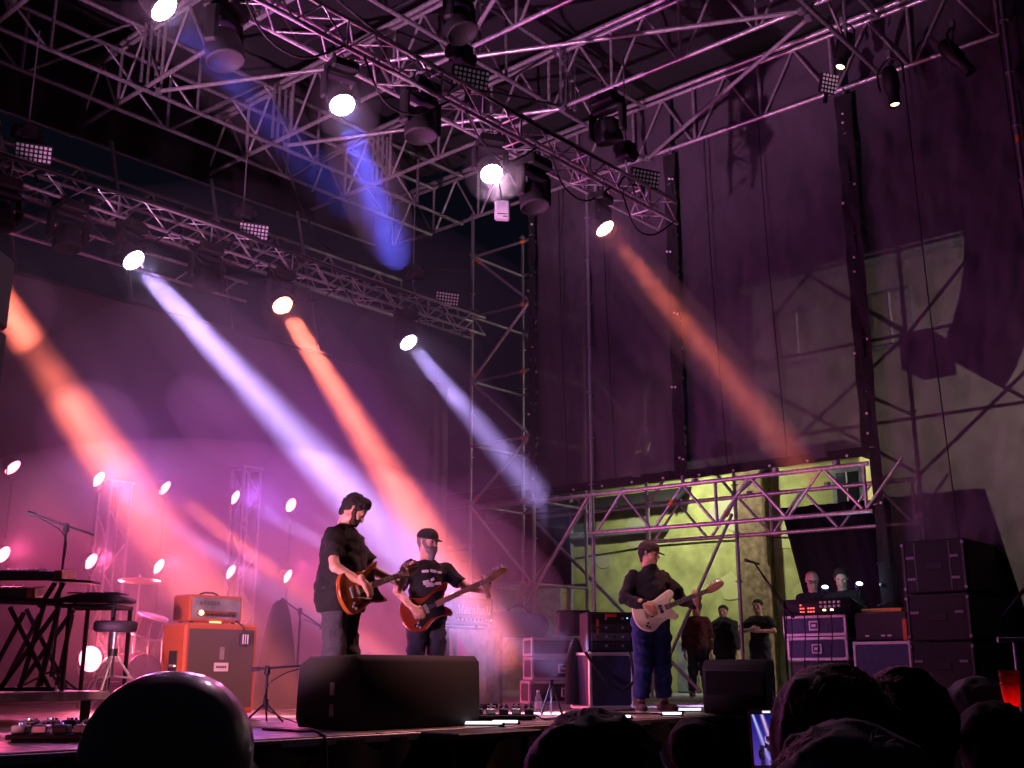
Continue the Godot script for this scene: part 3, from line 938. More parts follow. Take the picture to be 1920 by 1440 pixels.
	# LED panels on the trusses
	var pan := [[Vector3(8.04, 8.10, -7.58), "LED panel in the middle of the front truss"], [Vector3(11.4, 8.08, -7.58), "LED panel at the right end of the front truss"], [Vector3(5.62, 7.92, -12.6), "LED panel at the left end of the rear truss"], [Vector3(8.87, 7.9, -12.6), "LED panel in the middle of the rear truss"], [Vector3(12.83, 7.9, -12.6), "LED panel at the right end of the rear truss"]]
	for f in pan:
		led_panel(f[1], f[0], 0.42, 0.24)
	var sp := led_panel("small LED panel hanging beside the warm spotlights", Vector3(13.2, 9.55, -5.75), 0.26, 0.26)
	sp.rotation.y = -0.5
	# dark, unlit fixtures
	var dk := [[Vector3(5.12, 7.25, -7.9), Vector3(0.1, -1, 0.2), "front truss above the rear lamps"], [Vector3(7.55, 8.4, -7.3), Vector3(0.1, -1, 0.4), "top of the front truss, left of the LED panel"], [Vector3(7.45, 7.35, -7.75), Vector3(0, -1, 0.1), "front truss between the second and third bright lamp"], [Vector3(10.46, 8.35, -7.5), Vector3(0.3, -1, 0), "top of the front truss near its right end"], [Vector3(5.35, 7.02, -12.7), Vector3(0, -1, 0.3), "rear truss at the far left"], [Vector3(8.2, 7.02, -12.7), Vector3(0, -1, 0.2), "rear truss between the lavender and the red beam"], [Vector3(6.2, 7.0, -12.7), Vector3(0, -1, 0.2), "rear truss left of the lavender beam"], [Vector3(9.3, 7.15, -7.75), Vector3(0, -1, 0.2), "front truss left of the red lamp"]]
	for f in dk:
		moving_head("dark_moving_head", "unlit black moving head on the " + f[2], "unlit moving heads", f[0], (f[1] as Vector3).normalized(), 0.32, true, null)
	# warm profile spots at the top right
	profile_spot("long black profile spotlight with warm lens, tilted, upper of two", Vector3(13.3, 10.0, -5.55), Vector3(-0.35, -1, -0.15), true)
	profile_spot("long black profile spotlight with warm lens hanging straight down", Vector3(13.3, 9.25, -4.95), Vector3(-0.08, -1, 0.1), true)
	profile_spot("short dark spotlight without light at the far right of the roof", Vector3(13.3, 9.35, -4.1), Vector3(0.1, -1, 0.6), false)
	# a pale tag hung below the third lamp
	var tg := thing("hanging_tag", "pale printed plastic box hanging below the third bright lamp", "tag", Vector3(8.58, 6.72, -7.6), -0.75)
	box(tg, "case", Vector3(0, 0, 0), Vector3(0.17, 0.24, 0.05), MATS.shirt_pale, 0.02)
	box(tg, "print_line", Vector3(0.0, -0.045, 0.026), Vector3(0.12, 0.008, 0.004), MATS.black_plastic, 0.001)
	box(tg, "print_line", Vector3(0.03, -0.075, 0.026), Vector3(0.05, 0.012, 0.004), MATS.black_plastic, 0.001)
	part(tg, "cord", cable_mesh([Vector3(0, 0.12, 0), Vector3(-0.03, 0.3, 0), Vector3(-0.1, 0.5, 0)], 0.006), MATS.black_plastic)


func led_panel(label: String, p: Vector3, w: float, h: float) -> Node3D:
	var o := thing("led_panel", label, "LED panel", p, -0.45, "LED panels on the trusses")
	o.rotation.x = 0.35
	box(o, "housing", Vector3(0, 0, -0.04), Vector3(w, h, 0.07), MATS.black_plastic, 0.01)
	var nx := int(w / 0.052)
	var ny := int(h / 0.052)
	for i in nx:
		for j in ny:
			part(o, "led_light", box_mesh(0.034, 0.034, 0.01, 0.006), MATS.led_dim, at((i - (nx - 1) / 2.0) * 0.052, (j - (ny - 1) / 2.0) * 0.052, 0.0))
	box(o, "bracket", Vector3(0, -h / 2.0 - 0.06, -0.05), Vector3(0.06, 0.14, 0.03), MATS.black_metal, 0.006)
	return o


func profile_spot(label: String, p: Vector3, aim: Vector3, lit: bool) -> void:
	var o := thing("profile_spot", label, "spotlight", p, 0.0, "spotlights at the top right")
	var d := aim.normalized()
	var bs := along(Vector3.ZERO, d)
	part(o, "barrel", lathe([[0.0, -0.36], [0.10, -0.35], [0.13, -0.25], [0.13, 0.05], [0.10, 0.08], [0.09, 0.33], [0.10, 0.36], [0.085, 0.37], [0.08, 0.30], [0.0, 0.295]], 18), MATS.black_metal, Transform3D(bs * 0.8, Vector3.ZERO))
	if lit:
		beam(o, (Vector3(8.2, 2.6, -7.2) - p).normalized(), Color(1.0, 0.33, 0.30), 55.0, 16.0, 0.2)
		part(o, "lens_light", lathe([[0.0, 0.31], [0.078, 0.31], [0.07, 0.335], [0.0, 0.345]], 16), MATS.led_warm, Transform3D(bs * 0.8, Vector3.ZERO))
	part(o, "bracket", cable_mesh([bs * Vector3(0.16, 0, 0), bs * Vector3(0.17, -0.12, 0) + Vector3(0, 0.15, 0), Vector3(0, 0.42, 0), bs * Vector3(-0.17, -0.12, 0) + Vector3(0, 0.15, 0), bs * Vector3(-0.16, 0, 0)], 0.016), MATS.black_metal)
	box(o, "clamp", Vector3(0, 0.47, 0), Vector3(0.06, 0.12, 0.06), MATS.galvanised, 0.01)


func haze() -> void:
	var banks := [
		["stage_haze", Vector3(9.0, 4.0, -10.8), Vector3(11.0, 7.2, 7.0), 0.004, 0.0],
		["smoke_bank", Vector3(9.2, 3.8, -11.6), Vector3(8.4, 6.0, 4.8), 0.026, 0.0],
		["smoke_bank", Vector3(7.8, 2.4, -10.6), Vector3(9.0, 3.8, 5.8), 0.068, 0.0],
		["smoke_puff", Vector3(11.8, 6.4, -12.2), Vector3(2.6, 2.4, 1.8), 0.04, 0.0],
		["smoke_puff", Vector3(5.12, 5.5, -11.6), Vector3(0.8, 1.1, 0.9), 0.10, 20.0],
		["smoke_puff", Vector3(5.66, 4.15, -10.6), Vector3(1.0, 1.2, 1.1), 0.11, -25.0],
		["smoke_puff", Vector3(5.95, 3.45, -10.1), Vector3(1.1, 1.0, 1.0), 0.08, 15.0],
	]
	var rg := RandomNumberGenerator.new()
	rg.seed = 77
	for k in 16:
		var y := rg.randf_range(1.9, 4.6)
		banks.append(["smoke_puff", Vector3(rg.randf_range(5.4, 11.0), y, rg.randf_range(-12.2, -9.2)), Vector3(rg.randf_range(0.7, 1.8), rg.randf_range(0.5, 1.1), rg.randf_range(0.6, 1.3)), rg.randf_range(0.025, 0.075), rg.randf_range(-35.0, 35.0)])
	for q in banks:
		var f := FogMaterial.new()
		f.resource_name = "haze"
		f.albedo = Color(0.95, 0.95, 0.97)
		f.density = q[3]
		fog(q[0], q[1], q[2], f, RenderingServer.FOG_VOLUME_SHAPE_ELLIPSOID, q[4])


# thin haze put round a lens to imitate its glow, thicker near it
func halo(p: Vector3) -> void:
	for q in [[0.19, 0.16], [0.34, 0.05]]:
		shape_haze(p, Vector3(2.0, 1.8, 0.0), q[0] * 2.0, q[0], q[1])


# haze shaped along a beam to make the beam show, tapering at its ends
func shape_haze(p: Vector3, to: Vector3, len: float, r: float, density: float) -> void:
	var d := (to - p).normalized()
	var f := FogMaterial.new()
	f.resource_name = "haze"
	f.albedo = Color(0.95, 0.95, 0.97)
	f.density = density
	fog("shaped_haze", p + d * len * 0.47, Vector3(r * 2.0, r * 2.0, len * 1.08), f, RenderingServer.FOG_VOLUME_SHAPE_ELLIPSOID, 0.0)
	(get_child(get_child_count() - 1) as Node3D).basis = Basis.looking_at(d)


func fog(called: String, p: Vector3, size: Vector3, m: FogMaterial, shape: int, tilt: float) -> void:
	var v := FogVolume.new()
	v.name = numbered(called)
	v.shape = shape
	v.size = size
	v.position = p
	v.rotation_degrees = Vector3(tilt, 0, -tilt * 1.6)
	v.material = m
	v.set_meta("kind", "stuff")
	v.set_meta("label", "stage haze lit by the lamps, some of it shaped to their beams")
	v.set_meta("category", "haze")
	v.set_meta("group", "stage haze")
	add_child(v)


# unseen lamps outside, placed to light the green wall and the pale facade
func unseen_outside_lamps() -> void:
	var fl := thing("unseen_floodlight", "unseen black flood lamp on the outer scaffold, placed to light the green wall", "unseen_floodlight", Vector3(17.5, 5.95, -11.9), PI / 2.0)  # hidden behind the netting, placed to light the green wall
	fl.rotation.x = 0.5
	box(fl, "housing", Vector3(0, 0, -0.06), Vector3(0.34, 0.24, 0.1), MATS.black_metal, 0.02)
	box(fl, "lamp_glass", Vector3(0, 0, -0.004), Vector3(0.30, 0.20, 0.01), MATS.led_warm, 0.003)
	box(fl, "bracket", Vector3(0, 0.16, -0.06), Vector3(0.04, 0.14, 0.03), MATS.galvanised, 0.005)
	var l := SpotLight3D.new()
	l.name = "unseen_flood_light"
	l.light_color = Color(1.0, 0.95, 0.70).linear_to_srgb()
	l.light_energy = 14.0
	l.spot_angle = 80.0
	l.spot_angle_attenuation = 1.0
	l.light_size = 0.1
	l.spot_range = 40.0
	l.spot_attenuation = 2.0
	l.shadow_enabled = true
	l.position = Vector3(0, 0, 0.13)
	l.rotation.y = PI
	fl.add_child(l)
	bar(fl, "arm", Vector3(0, 0.2, -0.06), Vector3(0, 0.2, -2.1), 0.024, MATS.galvanised)
	var sl := thing("unseen_street_lamp", "unseen tall street lamp beyond the side netting, out of view, placed to light the pale facade", "street lamp", Vector3(19.6, 0, -2.2))  # out of view, placed to light the pale facade
	bar(sl, "pole", Vector3.ZERO, Vector3(0, 7.4, 0), 0.06, MATS.galvanised)
	bar(sl, "arm", Vector3(0, 7.35, 0), Vector3(0.9, 7.6, -0.3), 0.035, MATS.galvanised)
	box(sl, "head", Vector3(1.05, 7.62, -0.35), Vector3(0.5, 0.09, 0.22), MATS.black_metal, 0.03)
	box(sl, "lamp_glass", Vector3(1.05, 7.565, -0.35), Vector3(0.4, 0.02, 0.16), MATS.led_warm, 0.005)
	var q := SpotLight3D.new()
	q.name = "unseen_street_light"
	q.light_color = Color(1.0, 0.78, 0.70).linear_to_srgb()
	q.light_energy = 85.0
	q.spot_angle = 85.0
	q.spot_angle_attenuation = 1.0
	q.light_size = 0.1
	q.spot_range = 60.0
	q.spot_attenuation = 2.0
	q.shadow_enabled = true
	q.position = Vector3(1.05, 7.42, -0.35)
	q.basis = Basis.looking_at(Vector3(0.55, -0.1, -0.85))
	sl.add_child(q)


# ------------------------------------------------------------------ bodies: a distance field on a grid, meshed as surface nets
class Field:
	var o: Vector3
	var c: float
	var nx: int
	var ny: int
	var nz: int
	var d := PackedFloat32Array()
	var reach := 3.0

	func _init(lo: Vector3, hi: Vector3, cell: float) -> void:
		o = lo
		c = cell
		nx = int((hi.x - lo.x) / cell) + 2
		ny = int((hi.y - lo.y) / cell) + 2
		nz = int((hi.z - lo.z) / cell) + 2
		d.resize(nx * ny * nz)
		d.fill(1.0)

	# a tapered bone from a to b; squash > 1 flattens it along the axis n; k is the blend; cut ends it flat at b
	func bone(a: Vector3, b: Vector3, ra: float, rb: float, k := 0.03, n := Vector3.ZERO, squash := 1.0, cut := false) -> void:
		var r := maxf(ra, rb) + k + c * 2.0
		var lo := (a.min(b) - Vector3(r, r, r) - o) / c
		var hi := (a.max(b) + Vector3(r, r, r) - o) / c
		var ab := b - a
		var l2 := maxf(ab.length_squared(), 1e-8)
		var len := sqrt(l2)
		var x0 := maxi(0, int(lo.x))
		var x1 := mini(nx - 1, int(hi.x))
		var y0 := maxi(0, int(lo.y))
		var y1 := mini(ny - 1, int(hi.y))
		var z0 := maxi(0, int(lo.z))
		var z1 := mini(nz - 1, int(hi.z))
		var flat_ := squash != 1.0
		var dr := rb - ra
		for y in range(y0, y1 + 1):
			for z in range(z0, z1 + 1):
				var at_ := (y * nz + z) * nx
				for x in range(x0, x1 + 1):
					var p := o + Vector3(x, y, z) * c - a
					var t0 := p.dot(ab) / l2
					var t := clampf(t0, 0.0, 1.0)
					var v := p - ab * t
					if flat_:
						v += n * (v.dot(n) * (squash - 1.0))
					var e := v.length() - ra - dr * t
					if cut:
						e = maxf(e, (t0 - 1.0) * len)
					var f := d[at_ + x]
					var h := k - absf(e - f)
					f = minf(e, f)
					if h > 0.0:
						f -= h * h / (4.0 * k)
					d[at_ + x] = f

	func ball(p: Vector3, r: Vector3, k := 0.02) -> void:
		var m := maxf(r.x, maxf(r.y, r.z)) + k + c * 2.0
		var lo := (p - Vector3(m, m, m) - o) / c
		var hi := (p + Vector3(m, m, m) - o) / c
		var rm := minf(r.x, minf(r.y, r.z))
		for y in range(maxi(0, int(lo.y)), mini(ny - 1, int(hi.y)) + 1):
			for z in range(maxi(0, int(lo.z)), mini(nz - 1, int(hi.z)) + 1):
				var at_ := (y * nz + z) * nx
				for x in range(maxi(0, int(lo.x)), mini(nx - 1, int(hi.x)) + 1):
					var q := (o + Vector3(x, y, z) * c - p) / r
					var l := q.length()
					var e := (l - 1.0) * rm if l < 0.6 else l * (l - 1.0) / maxf((q / r).length(), 1e-5)
					var f := d[at_ + x]
					var h := k - absf(e - f)
					f = minf(e, f)
					if h > 0.0:
						f -= h * h / (4.0 * k)
					d[at_ + x] = f

	# takes a ball away
	func dent(p: Vector3, r: float, k := 0.01) -> void:
		var m := r + k + c * 2.0
		var lo := (p - Vector3(m, m, m) - o) / c
		var hi := (p + Vector3(m, m, m) - o) / c
		for y in range(maxi(0, int(lo.y)), mini(ny - 1, int(hi.y)) + 1):
			for z in range(maxi(0, int(lo.z)), mini(nz - 1, int(hi.z)) + 1):
				var at_ := (y * nz + z) * nx
				for x in range(maxi(0, int(lo.x)), mini(nx - 1, int(hi.x)) + 1):
					var e := r - (o + Vector3(x, y, z) * c - p).length()
					var f := d[at_ + x]
					var h := k - absf(e - f)
					f = maxf(e, f)
					if h > 0.0:
						f += h * h / (4.0 * k)
					d[at_ + x] = f

	# keeps what lies below the plane
	func trim(p: Vector3, n: Vector3) -> void:
		n = n.normalized()
		for y in ny:
			for z in nz:
				var at_ := (y * nz + z) * nx
				for x in nx:
					d[at_ + x] = maxf(d[at_ + x], (o + Vector3(x, y, z) * c - p).dot(n))

	func rough(noise: FastNoiseLite, amount: float, stretch := Vector3.ONE) -> void:
		for y in ny:
			for z in nz:
				var at_ := (y * nz + z) * nx
				for x in nx:
					if absf(d[at_ + x]) < amount * 2.0 + c * 2.0:
						d[at_ + x] += noise.get_noise_3dv((o + Vector3(x, y, z) * c) * stretch) * amount

	func skin(st: SurfaceTool) -> void:
		var vert := {}
		var off := [0, 1, nx, nx + 1, nx * nz, nx * nz + 1, nx * nz + nx, nx * nz + nx + 1]
		var corner := [Vector3(0, 0, 0), Vector3(1, 0, 0), Vector3(0, 0, 1), Vector3(1, 0, 1), Vector3(0, 1, 0), Vector3(1, 1, 0), Vector3(0, 1, 1), Vector3(1, 1, 1)]
		var edges := [[0, 1], [2, 3], [4, 5], [6, 7], [0, 2], [1, 3], [4, 6], [5, 7], [0, 4], [1, 5], [2, 6], [3, 7]]
		var near := c * reach
		for y in ny - 1:
			for z in nz - 1:
				var at_ := (y * nz + z) * nx
				for x in nx - 1:
					var i := at_ + x
					var f0 := d[i]
					if f0 > near or f0 < -near:
						continue
					var inside := 0
					for k in 8:
						if d[i + off[k]] < 0.0:
							inside += 1
					if inside == 0 or inside == 8:
						continue
					var s := Vector3.ZERO
					var m := 0
					for e in edges:
						var fa: float = d[i + off[e[0]]]
						var fb: float = d[i + off[e[1]]]
						if (fa < 0.0) != (fb < 0.0):
							s += (corner[e[0]] as Vector3).lerp(corner[e[1]], fa / (fa - fb))
							m += 1
					vert[i] = o + (Vector3(x, y, z) + s / m) * c
		var sx := 1
		var sz := nx
		var sy := nx * nz
		for i in vert:
			var a := d[i] < 0.0
			for q in [[sx, sy, sz], [sy, sz, sx], [sz, sx, sy]]:
				var b: bool = d[i + q[0]] < 0.0
				if a == b:
					continue
				var i1: int = i - q[1]
				var i2: int = i - q[1] - q[2]
				var i3: int = i - q[2]
				if not (vert.has(i1) and vert.has(i2) and vert.has(i3)):
					continue
				var order := [i, i3, i2, i, i2, i1] if a else [i, i2, i3, i, i1, i2]
				for v in order:
					st.add_vertex(vert[v])


func begin() -> SurfaceTool:
	var st := SurfaceTool.new()
	st.begin(Mesh.PRIMITIVE_TRIANGLES)
	st.set_smooth_group(0)
	return st


func done(st: SurfaceTool) -> Mesh:
	st.generate_normals()
	return st.commit()


# a hand: palm and five fingers. dir runs from wrist to knuckles, out is the back of the hand, thumb points to the thumb's side
func add_hand(st: SurfaceTool, wrist: Vector3, dir: Vector3, out: Vector3, thumb: Vector3, curl: float, cell := 0.006) -> void:
	dir = dir.normalized()
	out = (out - dir * out.dot(dir)).normalized()
	var t := dir.cross(out).normalized()
	if t.dot(thumb) < 0.0:
		t = -t
	var f := Field.new(wrist - Vector3.ONE * 0.2, wrist + Vector3.ONE * 0.2, cell)
	var knuckle := wrist + dir * 0.088
	f.bone(wrist - dir * 0.07, wrist, 0.027, 0.025, 0.012, out, 1.25)
	for k in 4:
		var s: float = [0.030, 0.010, -0.010, -0.029][k]
		var ahead: float = [0.0, 0.006, 0.002, -0.008][k]
		var base := knuckle + t * s + dir * ahead
		f.bone(wrist + t * s * 0.55, base, 0.019, 0.0125, 0.012)
		var l: float = [0.042, 0.047, 0.043, 0.034][k]
		var p := base
		var a := curl * (0.8 + 0.1 * k)
		for j in 3:
			var way := dir * cos(a) - out * sin(a)
			var share: float = [1.0, 0.66, 0.5][j]
			var q := p + way * l * share
			f.bone(p, q, 0.0098 - j * 0.0008, 0.0092 - j * 0.0009, 0.004)
			p = q
			a += curl * 0.85
	var tb := wrist + dir * 0.028 + t * 0.024
	var tm := tb + (t * 0.75 + dir * 0.6 - out * 0.35).normalized() * 0.042
	var te := tm + (dir * 0.9 - out * (0.25 + 0.3 * curl) + t * 0.1).normalized() * 0.032
	f.bone(tb, tm, 0.015, 0.012, 0.01)
	f.bone(tm, te, 0.0118, 0.009, 0.006)
	f.bone(te, te + (dir - out * 0.4 * curl).normalized() * 0.024, 0.0105, 0.008, 0.004)
	f.skin(st)


# a head with face, neck included; c is the middle of the skull, b its own axes (z forward, y up)
func add_head(st: SurfaceTool, c: Vector3, b: Basis, neck: Vector3, cell := 0.008, wide := 1.0) -> void:
	var f := Field.new(c - Vector3(0.17, 0.27, 0.17), c + Vector3(0.17, 0.16, 0.17), cell)
	f.bone(neck, c + b * Vector3(0, -0.06, -0.025), 0.062 * wide, 0.056 * wide, 0.03)
	head_shape(f, c, b, wide)
	f.skin(st)


func head_shape(f: Field, c: Vector3, b: Basis, wide := 1.0) -> void:
	f.bone(c + b * Vector3(0, 0.032, 0.012), c + b * Vector3(0, 0.03, -0.035), 0.078 * wide, 0.08 * wide, 0.03)
	f.bone(c + b * Vector3(0, -0.02, 0.030), c + b * Vector3(0, -0.085, 0.052), 0.062 * wide, 0.040 * wide, 0.035)
	f.bone(c + b * Vector3(-0.035 * wide, -0.075, 0.02), c + b * Vector3(0.035 * wide, -0.075, 0.02), 0.034, 0.034, 0.03)
	f.bone(c + b * Vector3(-0.042, 0.012, 0.075), c + b * Vector3(0.042, 0.012, 0.075), 0.013, 0.013, 0.02)
	f.bone(c + b * Vector3(0, 0.0, 0.092), c + b * Vector3(0, -0.040, 0.108), 0.009, 0.014, 0.012)
	f.bone(c + b * Vector3(-0.022, -0.068, 0.083), c + b * Vector3(0.022, -0.068, 0.083), 0.010, 0.010, 0.01)
	for s in [-1.0, 1.0]:
		f.dent(c + b * Vector3(s * 0.031, -0.006, 0.102), 0.014, 0.012)
		f.bone(c + b * Vector3(s * 0.046, -0.035, 0.066), c + b * Vector3(s * 0.05, -0.03, 0.05), 0.018, 0.018, 0.02)
		f.bone(c + b * Vector3(s * 0.080 * wide, 0.008, -0.012), c + b * Vector3(s * 0.079 * wide, -0.032, -0.004), 0.013, 0.009, 0.008)


func hair_cap(c: Vector3, b: Basis, grow: float, brow: float, sd: int, cell := 0.009) -> Mesh:
	var f := Field.new(c - Vector3(0.18, 0.18, 0.18), c + Vector3(0.18, 0.2, 0.18), cell)
	f.bone(c + b * Vector3(0, 0.036, 0.012), c + b * Vector3(0, 0.034, -0.037), 0.080 + grow, 0.082 + grow, 0.03)
	f.bone(c + b * Vector3(0, -0.02, -0.06), c + b * Vector3(0, -0.07, -0.055), 0.05 + grow, 0.042 + grow * 0.5, 0.03)
	var n := FastNoiseLite.new()
	n.seed = sd
	n.frequency = 30.0
	f.rough(n, 0.016)
	if grow > 0.008:
		f.ball(c + b * Vector3(0.0, 0.098, 0.034), Vector3(0.058, 0.026 + grow, 0.045), 0.03)
	f.trim(c + b * Vector3(0, 0.02, 0.054), b * Vector3(0, -0.565, 0.825))
	return shaped(f)


func shaped(f: Field) -> Mesh:
	var st := begin()
	f.skin(st)
	return done(st)


func cap_mesh(c: Vector3, b: Basis) -> Array:
	var f := Field.new(c - Vector3(0.15, 0.06, 0.15), c + Vector3(0.15, 0.18, 0.15), 0.009)
	f.bone(c + b * Vector3(0, 0.040, 0.015), c + b * Vector3(0, 0.040, -0.038), 0.089, 0.090, 0.03)
	f.trim(c + b * Vector3(0, 0.024, 0), b * Vector3(0, -1, -0.12))
	var st := begin()
	f.skin(st)
	var g := Field.new(c - Vector3(0.24, 0.1, 0.24), c + Vector3(0.24, 0.14, 0.24), 0.008)
	g.bone(c + b * Vector3(0, 0.034, 0.05), c + b * Vector3(0, 0.012, 0.115), 0.078, 0.062, 0.02, b * Vector3(0, 0.96, 0.28), 7.5)
	g.reach = 14.0
	var st2 := begin()
	g.skin(st2)
	return [done(st), done(st2)]


func beard_mesh(c: Vector3, b: Basis, long: float, sd: int) -> Mesh:
	var f := Field.new(c - Vector3(0.14, 0.26, 0.14), c + Vector3(0.14, 0.1, 0.17), 0.008)
	f.bone(c + b * Vector3(-0.070, -0.01, 0.012), c + b * Vector3(-0.034, -0.085, 0.052), 0.021, 0.034, 0.02)
	f.bone(c + b * Vector3(0.070, -0.01, 0.012), c + b * Vector3(0.034, -0.085, 0.052), 0.021, 0.034, 0.02)
	f.bone(c + b * Vector3(0, -0.085, 0.066), c + b * Vector3(0, -0.10 - long, 0.058), 0.044, 0.030, 0.02)
	f.bone(c + b * Vector3(-0.032, -0.058, 0.086), c + b * Vector3(0.032, -0.058, 0.086), 0.013, 0.013, 0.01)
	f.dent(c + b * Vector3(0, -0.071, 0.112), 0.009, 0.006)
	var n := FastNoiseLite.new()
	n.seed = sd
	n.frequency = 30.0
	f.rough(n, 0.008)
	return shaped(f)


# a standing person. j holds the joints in the person's own axes (z forward, x to the person's left)
func person(called: String, label: String, at_: Vector3, yaw: float, j: Dictionary, look: Dictionary) -> Node3D:
	var o := thing(called, label, "person", at_, deg_to_rad(yaw))
	var w: float = look.get("wide", 1.0)
	var hip: Vector3 = j.hip
	var chest: Vector3 = j.chest
	var neck: Vector3 = j.neck
	var hb := Basis.from_euler(Vector3(deg_to_rad(j.get("nod", 0.0)), deg_to_rad(j.get("turn", 0.0)), deg_to_rad(j.get("tilt", 0.0))))
	var head: Vector3 = j.head
	var fw := Vector3(0, 0, 1)
	var lo := Vector3(-0.62, -0.02, -0.42)
	var hi := Vector3(0.75, 1.62, 0.62)
	var st := begin()
	# the body
	var f := Field.new(lo, hi, 0.02)
	f.bone(hip + Vector3(0, 0.02, 0), chest, 0.135 * w, 0.14 * w, 0.05, fw, 1.35)
	f.bone(chest + Vector3(-0.09, 0.09, 0), chest + Vector3(0.09, 0.09, 0), 0.085, 0.085, 0.05)
	f.bone(chest + Vector3(0, 0.1, -0.01), neck, 0.07, 0.06, 0.04)
	for s in ["l", "r"]:
		f.bone(j["sh_" + s], j["el_" + s], 0.052, 0.041, 0.035)
		f.bone(j["el_" + s], j["wr_" + s], 0.043, 0.028, 0.015)
		f.bone(j["hp_" + s], j["kn_" + s], 0.085, 0.058, 0.03)
		f.bone(j["kn_" + s], j["an_" + s], 0.056, 0.038, 0.02)
	f.skin(st)
	add_head(st, head, hb, neck, 0.008, look.get("face", 1.0))
	for s in ["l", "r"]:
		if j.has("hand_" + s):
			var h: Array = j["hand_" + s]
			add_hand(st, j["wr_" + s], h[0], h[1], h[2], h[3])
	part(o, "body", done(st), MATS.skin)
	# shirt
	var folds := FastNoiseLite.new()
	folds.seed = int(absf(at_.x * 100.0))
	folds.frequency = 5.0
	var sh := Field.new(lo, hi, 0.017)
	var hem: float = look.get("hem", 0.0)
	var loose: float = look.get("loose", 0.0)
	sh.bone(hip + Vector3(0, 0.0 + hem, 0), chest + Vector3(0, 0.02, 0), 0.165 * w + loose, 0.165 * w + loose * 0.3, 0.05, fw, 1.28)
	sh.bone(chest + Vector3(-0.11, 0.085, 0), chest + Vector3(0.11, 0.085, 0), 0.092, 0.092, 0.06)
	if look.get("collar", false):
		sh.bone(chest + Vector3(0, 0.12, -0.005), neck.lerp(head, 0.25), 0.09, 0.072, 0.03, Vector3.ZERO, 1.0, true)
	for s in ["l", "r"]:
		var sl: float = look.get("sleeve", 0.75)
		if sl <= 1.0:
			sh.bone(j["sh_" + s], (j["sh_" + s] as Vector3).lerp(j["el_" + s], sl), 0.066, 0.072, 0.05, Vector3.ZERO, 1.0, true)
		else:
			sh.bone(j["sh_" + s], j["el_" + s], 0.076, 0.062, 0.03)
			sh.bone(j["el_" + s], (j["el_" + s] as Vector3).lerp(j["wr_" + s], 0.93), 0.062, 0.044, 0.02, Vector3.ZERO, 1.0, true)
	sh.rough(folds, 0.030, Vector3(1.0, 0.5, 1.0))
	folds.frequency = 11.0
	sh.rough(folds, 0.024, Vector3(0.6, 1.1, 0.6))
	folds.frequency = 5.0
	var base_y: float = hip.y - look.get("shirt_below", 0.10)
	sh.trim(Vector3(0, base_y, 0), Vector3(0, -1, 0.05))
	part(o, look.get("top_name", "shirt"), shaped(sh), MATS[look.get("shirt", "black_shirt")])
	# trousers
	var tr := Field.new(Vector3(-0.45, 0.02, -0.3), Vector3(0.45, 1.15, 0.4), 0.018)
	tr.bone(hip + Vector3(-0.06, -0.02, 0), hip + Vector3(0.06, -0.02, 0), 0.135 * w, 0.135 * w, 0.05, fw, 1.2)
	var leg_w: float = look.get("leg", 1.0)
	for s in ["l", "r"]:
		tr.bone(j["hp_" + s], j["kn_" + s], 0.100 * leg_w, 0.078 * leg_w, 0.03)
		tr.bone(j["kn_" + s], (j["an_" + s] as Vector3).lerp(j["kn_" + s], look.get("cuff", 0.06)), 0.078 * leg_w, 0.070 * leg_w, 0.03, Vector3.ZERO, 1.0, true)
	tr.rough(folds, 0.026, Vector3(1.0, 1.7, 1.0))
	folds.frequency = 12.0
	tr.rough(folds, 0.014)
	tr.trim(Vector3(0, hip.y + 0.1, 0), Vector3.UP)
	part(o, "trousers", shaped(tr), MATS[look.get("trousers", "denim_dark")])
	# shoes
	for s in ["l", "r"]:
		var an: Vector3 = j["an_" + s]
		var toe: Vector3 = j.get("toe_" + s, Vector3(0, 0, 1))
		var sf := Field.new(an - Vector3(0.2, 0.16, 0.2), an + Vector3(0.2, 0.1, 0.25), 0.012)
		sf.bone(Vector3(an.x, 0.05, an.z) - toe * 0.05, Vector3(an.x, 0.045, an.z) + toe * 0.15, 0.046, 0.042, 0.03)
		sf.bone(Vector3(an.x, 0.05, an.z), an + Vector3(0, 0.02, 0), 0.045, 0.04, 0.03)
		sf.trim(Vector3(0, 0.018, 0), Vector3.DOWN)
		part(o, "shoe", shaped(sf), MATS.shoe)
		var so := part(o, "shoe_sole", box_mesh(0.09, 0.02, 0.28, 0.008), MATS.sole)
		so.position = Vector3(an.x, 0.012, an.z) + toe * 0.05
		so.rotation.y = atan2(toe.x, toe.z)
	# hair, cap, beard
	if look.has("hair"):
		part(o, "hair", hair_cap(head, hb, look.get("hair_grow", 0.012), look.get("brow", 0.75), 5), MATS[look.hair])
	if look.has("cap"):
		var cm := cap_mesh(head, hb)
		var cp := part(o, "cap", cm[0], MATS[look.cap])
		part(cp, "cap_peak", cm[1], MATS[look.cap])
	if look.has("beard"):
		part(o, "beard", beard_mesh(head, hb, look.get("beard_long", 0.0), 9), MATS[look.beard])
	for s in [-1.0, 1.0]:
		part(o, "eye", eye_mesh(), MATS.pick_black, Transform3D(hb, head + hb * Vector3(s * 0.031, -0.006, 0.083)))
	return o


func eye_mesh() -> Mesh:
	if not MESHES.has("eye"):
		MESHES["eye"] = lathe([[0.0, -0.009], [0.008, -0.006], [0.010, 0.0], [0.008, 0.006], [0.0, 0.009]], 10)
	return MESHES["eye"]


